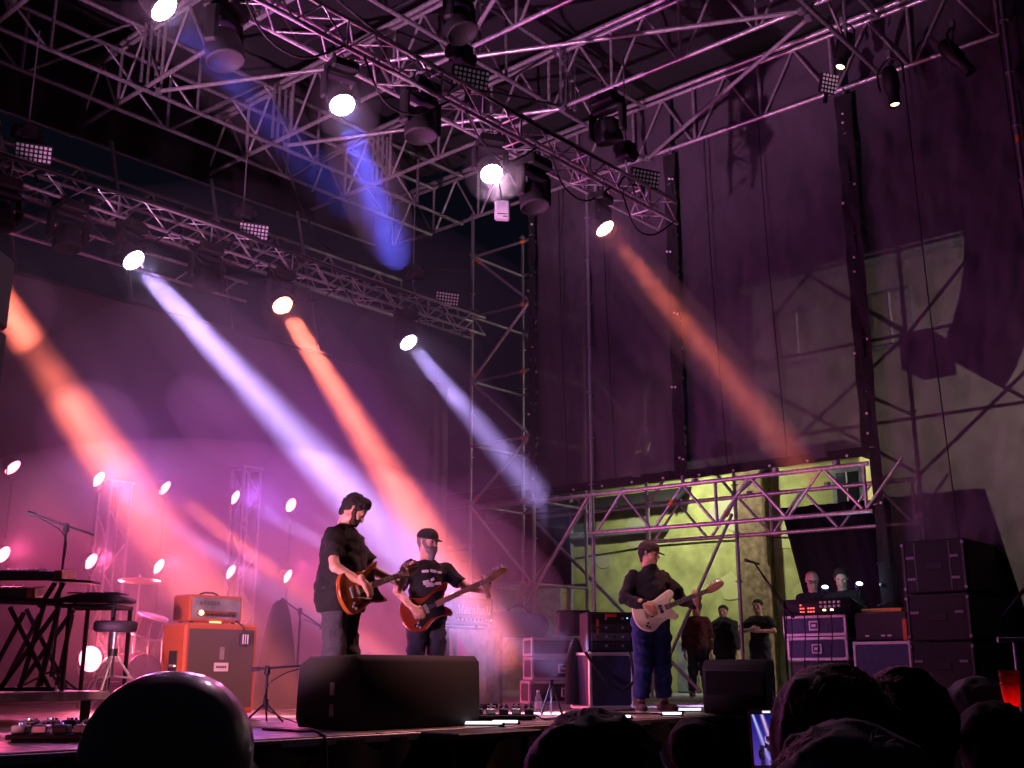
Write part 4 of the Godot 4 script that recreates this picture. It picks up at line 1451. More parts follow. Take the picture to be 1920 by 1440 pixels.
# joints of someone standing with relaxed arms, h metres tall
func standing(h: float) -> Dictionary:
	var k := h / 1.78
	return {
		"hip": Vector3(0, 0.96, 0) * k, "chest": Vector3(0, 1.27, 0.0) * k, "neck": Vector3(0, 1.47, -0.015) * k, "head": Vector3(0, 1.645 * k, 0.015),
		"sh_l": Vector3(0.185, 1.395, -0.01) * k, "sh_r": Vector3(-0.185, 1.395, -0.01) * k, "el_l": Vector3(0.25, 1.10, -0.03) * k, "el_r": Vector3(-0.25, 1.10, -0.03) * k,
		"wr_l": Vector3(0.25, 0.86, 0.05) * k, "wr_r": Vector3(-0.25, 0.86, 0.05) * k, "hp_l": Vector3(0.095, 0.90, 0) * k, "hp_r": Vector3(-0.095, 0.90, 0) * k,
		"kn_l": Vector3(0.11, 0.50, 0.02) * k, "kn_r": Vector3(-0.11, 0.50, 0.02) * k, "an_l": Vector3(0.12, 0.09, 0), "an_r": Vector3(-0.12, 0.09, 0),
	}


# ------------------------------------------------------------------ the band
func elbow(sh: Vector3, wr: Vector3, l1: float, l2: float, hint: Vector3) -> Vector3:
	var v := wr - sh
	var d := minf(v.length(), (l1 + l2) * 0.995)
	var n := v.normalized()
	var a := (l1 * l1 - l2 * l2 + d * d) / (2.0 * d)
	var h := sqrt(maxf(l1 * l1 - a * a, 0.0))
	return sh + n * a + (hint - n * hint.dot(n)).normalized() * h


# body outline, neck towards +x, the front towards +z
func guitar(called: String, label: String, t: Transform3D, outline: Array, body: Material, guard: Array, guard_mat: Material, neck_mat: Material, board: Material, scale_len: float, pegs: int, strap: Array) -> void:
	var o := thing(called, label, "bass guitar" if called == "bass_guitar" else "electric guitar")
	o.transform = t
	var bd := part(o, "body", plate_mesh(smooth_outline(outline, 5), 0.045, 0.009), body)
	var gd := part(bd, "pickguard", plate_mesh(smooth_outline(guard, 4), 0.004, 0.001), guard_mat, at(0, 0, 0.026))
	gd.name = "pickguard"
	var nut := scale_len
	part(o, "neck", plate_mesh(PackedVector2Array([Vector2(0.10, -0.027), Vector2(nut, -0.021), Vector2(nut, 0.021), Vector2(0.10, 0.027)]), 0.026, 0.007), neck_mat, at(0, 0, 0.024))
	part(o, "fretboard", plate_mesh(PackedVector2Array([Vector2(0.09, -0.028), Vector2(nut, -0.0215), Vector2(nut, 0.0215), Vector2(0.09, 0.028)]), 0.007, 0.002), board, at(0, 0, 0.041))
	for k in 16:
		var x := nut - (nut + 0.28) * (1.0 - pow(2.0, -(k + 1) / 12.0))
		if x > 0.1:
			box(o, "fret", Vector3(x, 0, 0.0455), Vector3(0.003, 0.046, 0.002), MATS.silver, 0.0005)
	var hd := part(o, "headstock", plate_mesh(smooth_outline([Vector2(nut - 0.01, -0.022), Vector2(nut + 0.03, -0.035), Vector2(nut + 0.10, -0.03), Vector2(nut + 0.17, -0.012), Vector2(nut + 0.195, 0.02), Vector2(nut + 0.165, 0.045), Vector2(nut + 0.07, 0.047), Vector2(nut - 0.01, 0.024)], 4), 0.016, 0.004), neck_mat, at(0, 0, 0.026))
	for k in pegs:
		var x := nut + 0.03 + 0.135 * k / maxf(pegs - 1, 1)
		cyl(hd, "tuning_peg", Vector3(x, 0.062, 0.0), 0.009, 0.03, MATS.silver, Vector3.UP, 8)
		cyl(hd, "string_post", Vector3(x, 0.02, 0.012), 0.005, 0.016, MATS.silver, Vector3.BACK, 8)
	for k in pegs:
		var y := (k - (pegs - 1) / 2.0)
		bar(o, "string", Vector3(-0.13, y * 0.0105, 0.048), Vector3(nut, y * 0.007, 0.050), 0.0011, MATS.silver, 4)
	box(bd, "bridge", Vector3(-0.13, 0, 0.036), Vector3(0.03, 0.09, 0.018), MATS.silver, 0.004)
	for x in ([-0.07, 0.045] if pegs == 6 else [-0.01]):
		box(bd, "pickup", Vector3(x, 0, 0.034), Vector3(0.036, 0.088, 0.014), MATS.black_plastic if guard_mat != MATS.pick_black else MATS.silver, 0.005)
	for k in 3:
		cyl(bd, "knob", Vector3(-0.135 - 0.02 * (k % 2), -0.085 - 0.0 + (-0.022) * k, 0.034), 0.011, 0.018, MATS.black_plastic if guard_mat != MATS.pick_black else MATS.silver, Vector3.BACK, 12)
	bar(bd, "tremolo_arm", Vector3(-0.12, -0.04, 0.04), Vector3(0.03, -0.10, 0.06), 0.003, MATS.silver, 6) if pegs == 6 else null
	if strap.size():
		var inv := t.affine_inverse()
		part(o, "strap", strap_mesh(strap.map(func(p): return inv * (p as Vector3))), MATS.cap_brown)


func strap_mesh(pts: Array) -> Mesh:
	var st := begin()
	var cv := Curve3D.new()
	for k in pts.size():
		var p: Vector3 = pts[k]
		var tan := ((pts[mini(k + 1, pts.size() - 1)] as Vector3) - (pts[maxi(k - 1, 0)] as Vector3)) / 6.0
		cv.add_point(p, -tan, tan)
	var L := cv.get_baked_length()
	var n := 24
	var rows := []
	for k in n + 1:
		var p := cv.sample_baked(L * k / n)
		var d := (cv.sample_baked(minf(L, L * k / n + 0.02)) - cv.sample_baked(maxf(0.0, L * k / n - 0.02))).normalized()
		var side := d.cross(Vector3(0, 0.25, 1)).normalized() * 0.026
		var nrm := side.cross(d).normalized() * 0.002
		rows.append([p - side - nrm, p + side - nrm, p + side + nrm, p - side + nrm])
	for k in n:
		for j in 4:
			var j2 := (j + 1) % 4
			for v in [rows[k][j], rows[k + 1][j2], rows[k + 1][j], rows[k][j], rows[k][j2], rows[k + 1][j2]]:
				st.add_vertex(v)
	return done(st)


# poses a standing player round a guitar held at g (in the player's axes) with its neck along n
func player(h: float, g: Vector3, n: Vector3, front: Vector3, grip: float, strum: Vector2) -> Array:
	var j := standing(h)
	var k := h / 1.78
	n = n.normalized()
	front = (front - n * front.dot(n)).normalized()
	var u := front.cross(n).normalized()
	var t := Transform3D(Basis(n, u, front), g)
	j.wr_l = g + n * grip - u * 0.085 - front * 0.035
	j.hand_l = [front * 0.62 + u * 0.55, -u * 0.75 + front * 0.5, n, 0.75]
	j.wr_r = g + n * strum.x + u * strum.y + front * 0.085
	j.hand_r = [n * 0.45 - u * 0.85 - front * 0.12, front + u * 0.1, n, 0.55]
	j.el_l = elbow(j.sh_l, j.wr_l, 0.29 * k, 0.26 * k, Vector3(0.55, -0.8, -0.1))
	j.el_r = elbow(j.sh_r, j.wr_r, 0.29 * k, 0.26 * k, Vector3(-0.8, -0.25, -0.45))
	j.guitar = t
	return [j, t]


func place(o: Node3D, t: Transform3D) -> Transform3D:
	return o.transform * t


func band() -> void:
	var jm := [Vector2(0.165, 0.035), Vector2(0.235, 0.095), Vector2(0.205, 0.155), Vector2(0.10, 0.135), Vector2(-0.01, 0.112), Vector2(-0.12, 0.160), Vector2(-0.215, 0.135), Vector2(-0.250, 0.02), Vector2(-0.225, -0.105), Vector2(-0.12, -0.178), Vector2(0.0, -0.135), Vector2(0.085, -0.118), Vector2(0.155, -0.152), Vector2(0.195, -0.11), Vector2(0.15, -0.04)]
	var jg := [Vector2(0.15, 0.03), Vector2(0.19, 0.085), Vector2(0.10, 0.085), Vector2(0.0, 0.075), Vector2(-0.08, 0.06), Vector2(-0.10, -0.05), Vector2(-0.19, -0.10), Vector2(-0.12, -0.145), Vector2(0.02, -0.105), Vector2(0.12, -0.105), Vector2(0.15, -0.03)]
	# right: cap, dark knit, cream guitar
	var a := player(1.76, Vector3(-0.035, 1.015, 0.20), Vector3(0.90, 0.36, 0.30), Vector3(-0.25, 0.12, 1.0), 0.43, Vector2(-0.10, 0.085))
	var j: Dictionary = a[0]
	j.turn = 42.0
	j.nod = 8.0
	j.an_l = Vector3(0.12, 0.09, 0.02)
	j.an_r = Vector3(-0.13, 0.09, -0.02)
	j.toe_l = Vector3(0.25, 0, 0.97)
	j.toe_r = Vector3(-0.3, 0, 0.95)
	var o := person("person", "guitarist in a dark roll-neck and brown cap playing a cream guitar", Vector3(9.99, DECK, -6.76), -28.0, j, {"shirt": "navy_knit", "top_name": "sweater", "sleeve": 2.0, "collar": true, "trousers": "denim_blue", "cap": "cap_brown", "hair": "hair_dark", "hair_grow": 0.006, "wide": 1.1, "leg": 1.22, "cuff": 0.14, "shirt_below": 0.06, "loose": 0.012})
	guitar("electric_guitar", "cream offset guitar with pale pickguard held by the guitarist in the cap", place(o, a[1]), jm, MATS.guitar_cream, jg, MATS.pick_pearl, MATS.maple, MATS.rosewood, 0.57, 6, [])
	# left: near guitarist, looking down, amber guitar
	var sg := [Vector2(0.165, 0.03), Vector2(0.19, 0.10), Vector2(0.245, 0.165), Vector2(0.17, 0.155), Vector2(0.06, 0.125), Vector2(-0.10, 0.165), Vector2(-0.20, 0.14), Vector2(-0.245, 0.0), Vector2(-0.20, -0.14), Vector2(-0.10, -0.170), Vector2(0.05, -0.130), Vector2(0.16, -0.155), Vector2(0.235, -0.16), Vector2(0.19, -0.095), Vector2(0.16, -0.03)]
	var sgg := [Vector2(0.15, 0.045), Vector2(0.185, 0.12), Vector2(0.10, 0.085), Vector2(0.02, 0.05), Vector2(-0.05, -0.01), Vector2(-0.04, -0.09), Vector2(0.06, -0.118), Vector2(0.19, -0.145), Vector2(0.165, -0.06)]
	a = player(1.88, Vector3(-0.13, 1.05, 0.24), Vector3(0.90, 0.30, 0.30), Vector3(-0.42, 0.10, 0.9), 0.50, Vector2(-0.02, 0.03))
	j = a[0]
	j.turn = 24.0
	j.nod = 40.0
	j.head = Vector3(0.01, 1.71, 0.095)
	j.chest = Vector3(0, 1.34, 0.01)
	j.neck = Vector3(0, 1.55, 0.0)
	o = person("person", "bearded guitarist in a loose black t-shirt looking down, nearest the audience", Vector3(6.07, DECK, -7.12), 22.0, j, {"shirt": "black_shirt", "sleeve": 0.72, "trousers": "denim_grey", "hair": "hair_dark", "hair_grow": 0.0095, "beard": "beard_brown", "wide": 1.30, "loose": 0.045, "shirt_below": 0.14, "leg": 1.12})
	guitar("electric_guitar", "amber double-horned guitar with black pickguard held by the bearded guitarist", place(o, a[1]), sg, MATS.wood_amber, sgg, MATS.pick_black, MATS.rosewood, MATS.rosewood, 0.50, 6, [])
	# middle: bass player with cap and long grey beard
	var pb := [Vector2(0.17, 0.03), Vector2(0.255, 0.095), Vector2(0.275, 0.15), Vector2(0.16, 0.14), Vector2(0.02, 0.11), Vector2(-0.12, 0.160), Vector2(-0.22, 0.135), Vector2(-0.255, 0.02), Vector2(-0.225, -0.115), Vector2(-0.11, -0.172), Vector2(0.02, -0.125), Vector2(0.12, -0.13), Vector2(0.19, -0.155), Vector2(0.20, -0.10), Vector2(0.15, -0.03)]
	var pg := [Vector2(0.15, 0.03), Vector2(0.21, 0.09), Vector2(0.12, 0.10), Vector2(0.0, 0.07), Vector2(-0.06, 0.05), Vector2(-0.09, -0.06), Vector2(-0.18, -0.09), Vector2(-0.13, -0.135), Vector2(0.0, -0.10), Vector2(0.13, -0.11), Vector2(0.15, -0.03)]
	a = player(1.77, Vector3(-0.09, 0.98, 0.21), Vector3(0.88, 0.44, 0.26), Vector3(-0.25, 0.15, 1.0), 0.60, Vector2(-0.13, 0.06))
	j = a[0]
	j.turn = 22.0
	j.nod = 4.0
	o = person("person", "bass player in black cap, printed t-shirt and long grey beard", Vector3(7.72, DECK, -7.8), -20.0, j, {"shirt": "black_shirt", "sleeve": 0.8, "trousers": "denim_dark", "cap": "cap_black", "hair": "hair_grey", "hair_grow": 0.004, "beard": "hair_grey", "beard_long": 0.06, "loose": 0.012, "wide": 1.02, "leg": 1.05, "shirt_below": 0.12})
	var print_ := o.get_node("shirt")
	for q in [[-0.055, 1.335, 0.05, 0.018, 5.0], [0.01, 1.34, 0.05, 0.02, -8.0], [0.06, 1.33, 0.035, 0.016, 0.0], [-0.045, 1.23, 0.045, 0.03, 12.0], [0.0, 1.215, 0.04, 0.024, -15.0], [0.05, 1.225, 0.05, 0.02, 6.0], [0.005, 1.26, 0.03, 0.02, 30.0], [-0.02, 1.20, 0.055, 0.016, 4.0]]:
		part(print_, "shirt_print", box_mesh(q[2] * 1.35, q[3] * 1.35, 0.012, 0.004), MATS.white_paper, turned(Vector3(q[0] * 1.3 - 0.02, q[1], 0.158), -6, q[0] * 120.0, q[4]))
	guitar("bass_guitar", "sunburst bass with black pickguard and maple neck held by the bass player", place(o, a[1]), pb, MATS.guitar_burst, pg, MATS.pick_black, MATS.maple, MATS.maple, 0.66, 4, [])


# ------------------------------------------------------------------ gear on the stage
const FACE := -49.0  # degrees: turns a thing's own x to run across the view from the audience's left


func flight_case(label: String, p: Vector3, size: Vector3, yaw: float, panel: Material, latches := 2) -> Node3D:
	var o := thing("flight_case", label, "flight case", p, deg_to_rad(yaw))
	var e := size / 2.0
	box(o, "panel_body", Vector3(0, e.y, 0), size - Vector3(0.012, 0.012, 0.012), panel, 0.004)
	var w := 0.036
	var m: Material = MATS.silver_edge
	for sy in [0.0, 1.0]:
		for s in [-1.0, 1.0]:
			box(o, "edge_rail", Vector3(0, sy * size.y + (0.5 - sy) * w, s * (e.z - w / 2.0 + 0.003)), Vector3(size.x - 2.0 * w - 0.006, w, w), m, 0.006)
			box(o, "edge_rail", Vector3(s * (e.x - w / 2.0 + 0.003), sy * size.y + (0.5 - sy) * w, 0), Vector3(w, w, size.z - 2.0 * w - 0.006), m, 0.006)
	for sx in [-1.0, 1.0]:
		for sz in [-1.0, 1.0]:
			box(o, "edge_rail", Vector3(sx * (e.x - w / 2.0 + 0.003), e.y, sz * (e.z - w / 2.0 + 0.003)), Vector3(w, size.y - 2.2 * w, w), m, 0.006)
			for sy in [0.0, 1.0]:
				box(o, "corner", Vector3(sx * (e.x - 0.024), sy * size.y + (0.5 - sy) * 0.05, sz * (e.z - 0.024)), Vector3(0.062, 0.062, 0.062), m, 0.018)
	for k in latches:
		var x := (k - (latches - 1) / 2.0) * size.x * 0.5
		var l := box(o, "latch", Vector3(x, e.y, e.z + 0.003), Vector3(0.14, 0.12, 0.012), m, 0.006)
		box(l, "dish", Vector3(0, 0, 0.005), Vector3(0.10, 0.08, 0.008), panel, 0.004)
		box(l, "wing", Vector3(0, 0, 0.010), Vector3(0.06, 0.035, 0.008), m, 0.003)
	return o


func monitor_wedge(label: String, p: Vector3, yaw: float, w: float) -> Node3D:
	var o := thing("monitor_wedge", label, "stage monitor", p, deg_to_rad(yaw), "stage monitors")
	var prof := PackedVector2Array([Vector2(-0.35, 0.0), Vector2(0.32, 0.0), Vector2(0.36, 0.06), Vector2(0.34, 0.45), Vector2(0.22, 0.51), Vector2(-0.31, 0.52), Vector2(-0.36, 0.47), Vector2(-0.37, 0.08)])
	part(o, "cabinet", plate_mesh(prof, w, 0.014), MATS.speaker_paint, turned(Vector3(0, 0.012, 0), 0, 90, 0))
	var g := part(o, "grille", plate_mesh(PackedVector2Array([Vector2(-w / 2.0 + 0.03, -0.16), Vector2(w / 2.0 - 0.03, -0.16), Vector2(w / 2.0 - 0.03, 0.16), Vector2(-w / 2.0 + 0.03, 0.16)]), 0.012, 0.004), MATS.black_metal, turned(Vector3(0, 0.26, -0.352), 3, 180, 0))
	g.name = "grille"
	for s in [-1.0, 1.0]:
		for k in 2:
			box(o, "side_port", Vector3(s * (w / 2.0 + 0.001), 0.14 + k * 0.15, 0.06), Vector3(0.01, 0.09, 0.05), MATS.shirt_pale, 0.01)
		cyl(o, "foot", Vector3(s * (w / 2.0 - 0.1), 0.008, 0.22), 0.02, 0.03, MATS.black_plastic)
		cyl(o, "foot", Vector3(s * (w / 2.0 - 0.1), 0.008, -0.22), 0.02, 0.03, MATS.black_plastic)
	return o


func mic_stand(label: String, p: Vector3, yaw: float, h: float, boom_from: Vector3, boom_to: Vector3, with_mic: bool, spread := 0.28) -> void:
	var o := thing("microphone_stand", label, "microphone stand", p, deg_to_rad(yaw))
	var m: Material = MATS.black_metal
	bar(o, "pole", Vector3(0, 0.12, 0), Vector3(0, h, 0), 0.011, m, 8)
	cyl(o, "hub", Vector3(0, 0.15, 0), 0.022, 0.08, m)
	for k in 3:
		var a := TAU * k / 3.0 + 0.4
		bar(o, "leg", Vector3(0, 0.16, 0), Vector3(cos(a) * spread, 0.01, sin(a) * spread), 0.009, m, 8)
	box(o, "clutch", Vector3(0, h, 0), Vector3(0.045, 0.08, 0.05), m, 0.012)
	bar(o, "boom", boom_from, boom_to, 0.009, m, 8)
	cyl(o, "counterweight", boom_from.lerp(boom_to, 0.04 if with_mic else 0.97), 0.017, 0.08, m, (boom_to - boom_from).normalized(), 10)
	if with_mic:
		var d := (boom_to - boom_from).normalized()
		d = (d * Vector3(1, 0.2, 1)).normalized()
		var mic := part(o, "microphone", lathe([[0.0, -0.09], [0.010, -0.09], [0.015, 0.03], [0.022, 0.045], [0.025, 0.065], [0.018, 0.088], [0.0, 0.094]], 12), MATS.grey_plastic, Transform3D(along(Vector3.ZERO, d), boom_to + d * 0.03))
		mic.name = "microphone"
	part(o, "cable", cable_mesh([boom_to, boom_from.lerp(boom_to, 0.5) + Vector3(0, -0.05, 0.01), Vector3(0.02, h - 0.1, 0.015), Vector3(-0.012, h * 0.5, 0.015), Vector3(0.02, 0.1, 0.03), Vector3(0.3, 0.01, 0.2)], 0.005), MATS.black_plastic)


func amp_head(label: String, p: Vector3, size: Vector3, shell: Material, panel: Material) -> Node3D:
	var o := thing("guitar_amplifier", label, "amplifier", p)
	var e := size / 2.0
	box(o, "shell", Vector3(0, e.y + 0.015, 0), size, shell, 0.015)
	box(o, "front_panel", Vector3(0, e.y + 0.015, e.z + 0.001), Vector3(size.x - 0.05, size.y - 0.05, 0.012), panel, 0.004)
	for s in [-1.0, 1.0]:
		for z in [-1.0, 1.0]:
			cyl(o, "foot", Vector3(s * (e.x - 0.06), 0.008, z * (e.z - 0.05)), 0.018, 0.016, MATS.black_plastic, Vector3.UP, 10)
	part(o, "handle", cable_mesh([Vector3(-0.11, size.y + 0.015, 0), Vector3(-0.06, size.y + 0.045, 0), Vector3(0.06, size.y + 0.045, 0), Vector3(0.11, size.y + 0.015, 0)], 0.009), MATS.black_plastic)
	return o


func pedals(label: String, p: Vector3, yaw: float, n: int, w: float) -> void:
	var o := thing("pedalboard", label, "pedalboard", p, deg_to_rad(yaw))
	box(o, "board", Vector3(0, 0.035, 0), Vector3(w, 0.03, 0.36), MATS.black_metal, 0.006)
	for s in [-1.0, 1.0]:
		box(o, "rail", Vector3(0, 0.012, s * 0.14), Vector3(w - 0.06, 0.022, 0.03), MATS.black_plastic, 0.004)
	var cols := [MATS.grey_plastic, MATS.case_blue, MATS.black_plastic, MATS.silver, MATS.red_paint, MATS.concrete]
	for r in 2:
		for k in n:
			var x := -w / 2.0 + w * (k + 0.5) / n
			var q := box(o, "effect_pedal", Vector3(x, 0.078 + r * 0.02, 0.08 - r * 0.17), Vector3(w / n * 0.74, 0.05, 0.115), cols[(k * 3 + r * 2) % 6], 0.008)
			for j in 3:
				cyl(q, "knob", Vector3((j - 1) * w / n * 0.2, 0.03, -0.035), 0.008, 0.014, MATS.black_plastic, Vector3.UP, 8)
			cyl(q, "foot_switch", Vector3(0, 0.03, 0.03), 0.009, 0.014, MATS.silver, Vector3.UP, 8)
			if (k + r) % 2 == 0:
				part(q, "status_light", clip_mesh(), MATS.led_blue if k % 3 != 1 else MATS.led_cyan, Transform3D(Basis.from_scale(Vector3.ONE * 0.32), Vector3(0, 0.032, 0.0)))
	part(o, "patch_cable", cable_mesh([Vector3(w * 0.5, 0.05, 0), Vector3(w * 0.62, 0.01, 0.1), Vector3(w * 0.9, 0.008, -0.1), Vector3(w * 1.3, 0.008, -0.3)], 0.006), MATS.black_plastic)


func cymbal(label: String, p: Vector3, r: float, tilt: float) -> void:
	var o := thing("cymbal_on_stand", label, "cymbal", p, 0.0, "drum kit in the haze")
	part(o, "cymbal", lathe([[0.006, 0.022], [0.03, 0.02], [0.05, 0.006], [r * 0.6, -0.006], [r, -0.022], [r, -0.024], [0.05, 0.003], [0.006, 0.018]], 32), MATS.brass, turned(Vector3.ZERO, tilt, 0, tilt * 0.5))
	bar(o, "pole", Vector3(0, 0.05, 0), Vector3(0, DECK - p.y, 0), 0.011, MATS.silver, 8)
	for k in 3:
		var a := TAU * k / 3.0
		bar(o, "leg", Vector3(0, DECK - p.y + 0.3, 0), Vector3(cos(a) * 0.28, DECK - p.y + 0.01, sin(a) * 0.28), 0.009, MATS.silver, 8)


func drum(label: String, p: Vector3, r: float, h: float, axis: Vector3) -> void:
	var o := thing("drum", label, "drum", p, 0.0, "drum kit in the haze")
	var b := along(Vector3.ZERO, axis.normalized())
	part(o, "shell", lathe([[r, -h / 2.0], [r, h / 2.0]], 32), MATS.drum_shell, Transform3D(b, Vector3.ZERO))
	for s in [-1.0, 1.0]:
		part(o, "drumhead", lathe([[0.0, 0.0], [r * 0.99, 0.0], [r * 0.99, 0.004], [0.0, 0.004]], 32), MATS.drum_skin, Transform3D(b, b * Vector3(0, s * h / 2.0, 0)))
		part(o, "hoop", lathe([[r + 0.002, -0.014], [r + 0.012, -0.012], [r + 0.012, 0.012], [r + 0.002, 0.014], [r + 0.002, -0.014]], 32), MATS.silver, Transform3D(b, b * Vector3(0, s * h / 2.0, 0)))
	for k in 8:
		var a := TAU * k / 8.0
		bar(o, "lug", b * Vector3(cos(a) * (r + 0.008), -h * 0.4, sin(a) * (r + 0.008)), b * Vector3(cos(a) * (r + 0.008), h * 0.4, sin(a) * (r + 0.008)), 0.006, MATS.silver, 6)
	if absf(axis.y) > 0.5:
		for k in 3:
			var a := TAU * k / 3.0
			bar(o, "leg", Vector3(cos(a) * (r + 0.015), 0, sin(a) * (r + 0.015)), Vector3(cos(a) * (r + 0.03), DECK - p.y, sin(a) * (r + 0.03)), 0.008, MATS.silver, 8)


func backline() -> void:
	mat("silver_edge", Color(0.60, 0.58, 0.60), 0.35, 0.45)
	# orange amplifier on its cabinet
	var cab := thing("speaker_cabinet", "orange speaker cabinet with brown grille, paper label and side handle", "speaker cabinet", Vector3(6.075, DECK, -8.91))
	box(cab, "shell", Vector3(0, 0.44, 0), Vector3(0.77, 0.78, 0.36), MATS.orange_tolex, 0.02)
	box(cab, "grille", Vector3(0, 0.44, 0.182), Vector3(0.69, 0.68, 0.012), MATS.grille_cloth, 0.004)
	var sd := box(cab, "side_handle", Vector3(-0.386, 0.47, 0.02), Vector3(0.012, 0.24, 0.13), MATS.black_plastic, 0.006)
	box(sd, "grip", Vector3(-0.006, -0.01, 0), Vector3(0.014, 0.024, 0.10), MATS.silver, 0.005)
	var lb := box(cab, "paper_label", Vector3(0.0, 0.45, 0.190), Vector3(0.15, 0.075, 0.006), MATS.white_paper, 0.001)
	for k in 5:
		box(lb, "print_mark", Vector3(-0.045 + k * 0.022, 0.0, 0.003), Vector3(0.016, 0.02, 0.003), MATS.black_plastic, 0.001)
	box(cab, "crest", Vector3(0.0, 0.57, 0.190), Vector3(0.05, 0.11, 0.008), MATS.pale_cloth, 0.015)
	var hung := box(cab, "hung_microphone", Vector3(0.21, 0.69, 0.215), Vector3(0.09, 0.12, 0.05), MATS.black_plastic, 0.015)
	for k in 3:
		box(hung, "pale_rib", Vector3(-0.028 + k * 0.026, 0.005, 0.026), Vector3(0.011, 0.085, 0.006), MATS.white_paper, 0.002)
	part(hung, "cord", cable_mesh([Vector3(0, 0.05, 0), Vector3(0.0, 0.12, -0.02), Vector3(-0.03, 0.17, -0.1)], 0.008), MATS.black_plastic)
	for s in [-1.0, 1.0]:
		for z in [-1.0, 1.0]:
			cyl(cab, "castor", Vector3(s * 0.3, 0.026, z * 0.12), 0.026, 0.025, MATS.black_plastic, Vector3.RIGHT, 12)
	var h := amp_head("orange amplifier head with pale control panel on the orange cabinet", Vector3(6.04, DECK + 0.83, -8.93), Vector3(0.56, 0.235, 0.27), MATS.orange_tolex, MATS.concrete)
	box(h, "control_strip", Vector3(0, 0.085, 0.146), Vector3(0.42, 0.05, 0.008), MATS.wood_amber, 0.002)
	for k in 7:
		cyl(h, "knob", Vector3(-0.1 + k * 0.045, 0.075, 0.155), 0.014, 0.02, MATS.black_plastic, Vector3.BACK, 10)
	part(h, "pilot_light", clip_mesh(), MATS.led_warm, Transform3D(Basis.from_scale(Vector3.ONE * 1.2), Vector3(-0.17, 0.09, 0.155)))
	for k in 6:
		box(h, "name_mark", Vector3(-0.17 + k * 0.036, 0.175 + 0.006 * (k % 2), 0.147), Vector3(0.024, 0.035, 0.006), MATS.grey_plastic, 0.004)
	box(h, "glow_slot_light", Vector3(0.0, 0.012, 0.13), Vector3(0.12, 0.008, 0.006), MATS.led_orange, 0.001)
	side_column()
	# riser with the keyboard and percussion station
	var rs := thing("riser", "low grey platform under the keyboard stand at the left", "riser", Vector3(3.7, DECK, -9.55))
	box(rs, "platform", Vector3(0, 0.225, 0), Vector3(2.5, 0.07, 1.9), MATS.deck, 0.008)
	for x in [-1.1, -0.1, 1.1]:
		for z in [-0.8, 0.85]:
			box(rs, "leg", Vector3(x, 0.095, z), Vector3(0.06, 0.19, 0.06), MATS.black_metal, 0.006)
	var kp := Vector3(4.63, DECK + 0.26, -8.9)
	var ks := thing("keyboard_stand", "black crossed-leg stand carrying keyboards, at the left edge", "keyboard stand", kp, deg_to_rad(FACE))
	var bm: Material = MATS.black_metal
	for q in [[-0.42, 0.02, -0.02, 0.66], [-0.02, 0.02, -0.42, 0.66], [-0.26, 0.02, -0.14, 0.70], [-0.10, 0.04, -0.03, 0.62], [-0.55, 0.03, -0.30, 0.62]]:
		bar(ks, "leg", Vector3(q[0], q[1], 0.04), Vector3(q[2], q[3], 0.02), 0.021, bm, 8)
		bar(ks, "leg", Vector3(q[0], q[1], -0.3), Vector3(q[2], q[3], -0.3), 0.021, bm, 8)
	bar(ks, "foot_bar", Vector3(-0.6, 0.015, 0.04), Vector3(0.02, 0.015, 0.04), 0.018, bm, 8)
	bar(ks, "arm", Vector3(-0.19, 0.66, 0.0), Vector3(-0.08, 0.86, 0.0), 0.022, bm, 8)
	bar(ks, "arm", Vector3(-0.08, 0.70, 0.0), Vector3(-0.01, 0.86, 0.0), 0.02, bm, 8)
	bar(ks, "beam", Vector3(-0.6, 0.72, 0.0), Vector3(0.0, 0.70, 0.0), 0.03, bm, 8)
	keyboard("upper keyboard seen from its edge, on the stand at the left", Vector3(-0.38, 0.93, -0.12), 0.72, kp)
	keyboard("lower keyboard seen from its edge, below the upper one at the left", Vector3(-0.55, 0.79, -0.10), 0.66, kp)
	var tl := thing("tablet_holder", "thin dark tray reaching out above the keyboard stand", "tray", kp, deg_to_rad(FACE))
	box(tl, "tray", Vector3(0.08, 0.87, 0), Vector3(0.36, 0.022, 0.22), bm, 0.006)
	tl.get_child(0).rotation.z = -0.06
	var tb := thing("pad_table", "black square-tube table with curved percussion pad on top", "table", kp, deg_to_rad(FACE))
	for x in [0.08, 0.44]:
		for z in [0.05, -0.35]:
			bar(tb, "leg", Vector3(x, 0.0, z), Vector3(x, 0.67, z), 0.019, bm, 8)
	for z in [0.05, -0.35]:
		bar(tb, "rail", Vector3(-0.04, 0.67, z), Vector3(0.46, 0.67, z), 0.017, bm, 8)
	bar(tb, "rail", Vector3(0.44, 0.67, 0.05), Vector3(0.44, 0.67, -0.35), 0.017, bm, 8)
	var pd := thing("percussion_pad", "curved dark percussion pad lying on the square-tube table", "percussion pad", kp + Basis(Vector3.UP, deg_to_rad(FACE)) * Vector3(0.23, 0.735, -0.15), deg_to_rad(FACE))
	part(pd, "case", plate_mesh(smooth_outline([Vector2(-0.25, -0.03), Vector2(0.0, -0.035), Vector2(0.24, -0.03), Vector2(0.25, 0.01), Vector2(0.1, 0.04), Vector2(-0.1, 0.035), Vector2(-0.25, 0.0)], 4), 0.34, 0.01), MATS.black_plastic)
	for k in 3:
		box(pd, "rubber_pad", Vector3(-0.15 + k * 0.15, 0.045, 0), Vector3(0.13, 0.012, 0.26), MATS.grey_plastic, 0.005)
	for x in [-0.13, 0.16]:
		cyl(pd, "support", Vector3(x, -0.04, 0.15), 0.018, 0.05, bm)
	var st := thing("drum_stool", "round black-topped stool on a chrome tripod beside the keyboard table", "stool", kp + Basis(Vector3.UP, deg_to_rad(FACE)) * Vector3(0.49, 0, 0.12), 0.0)
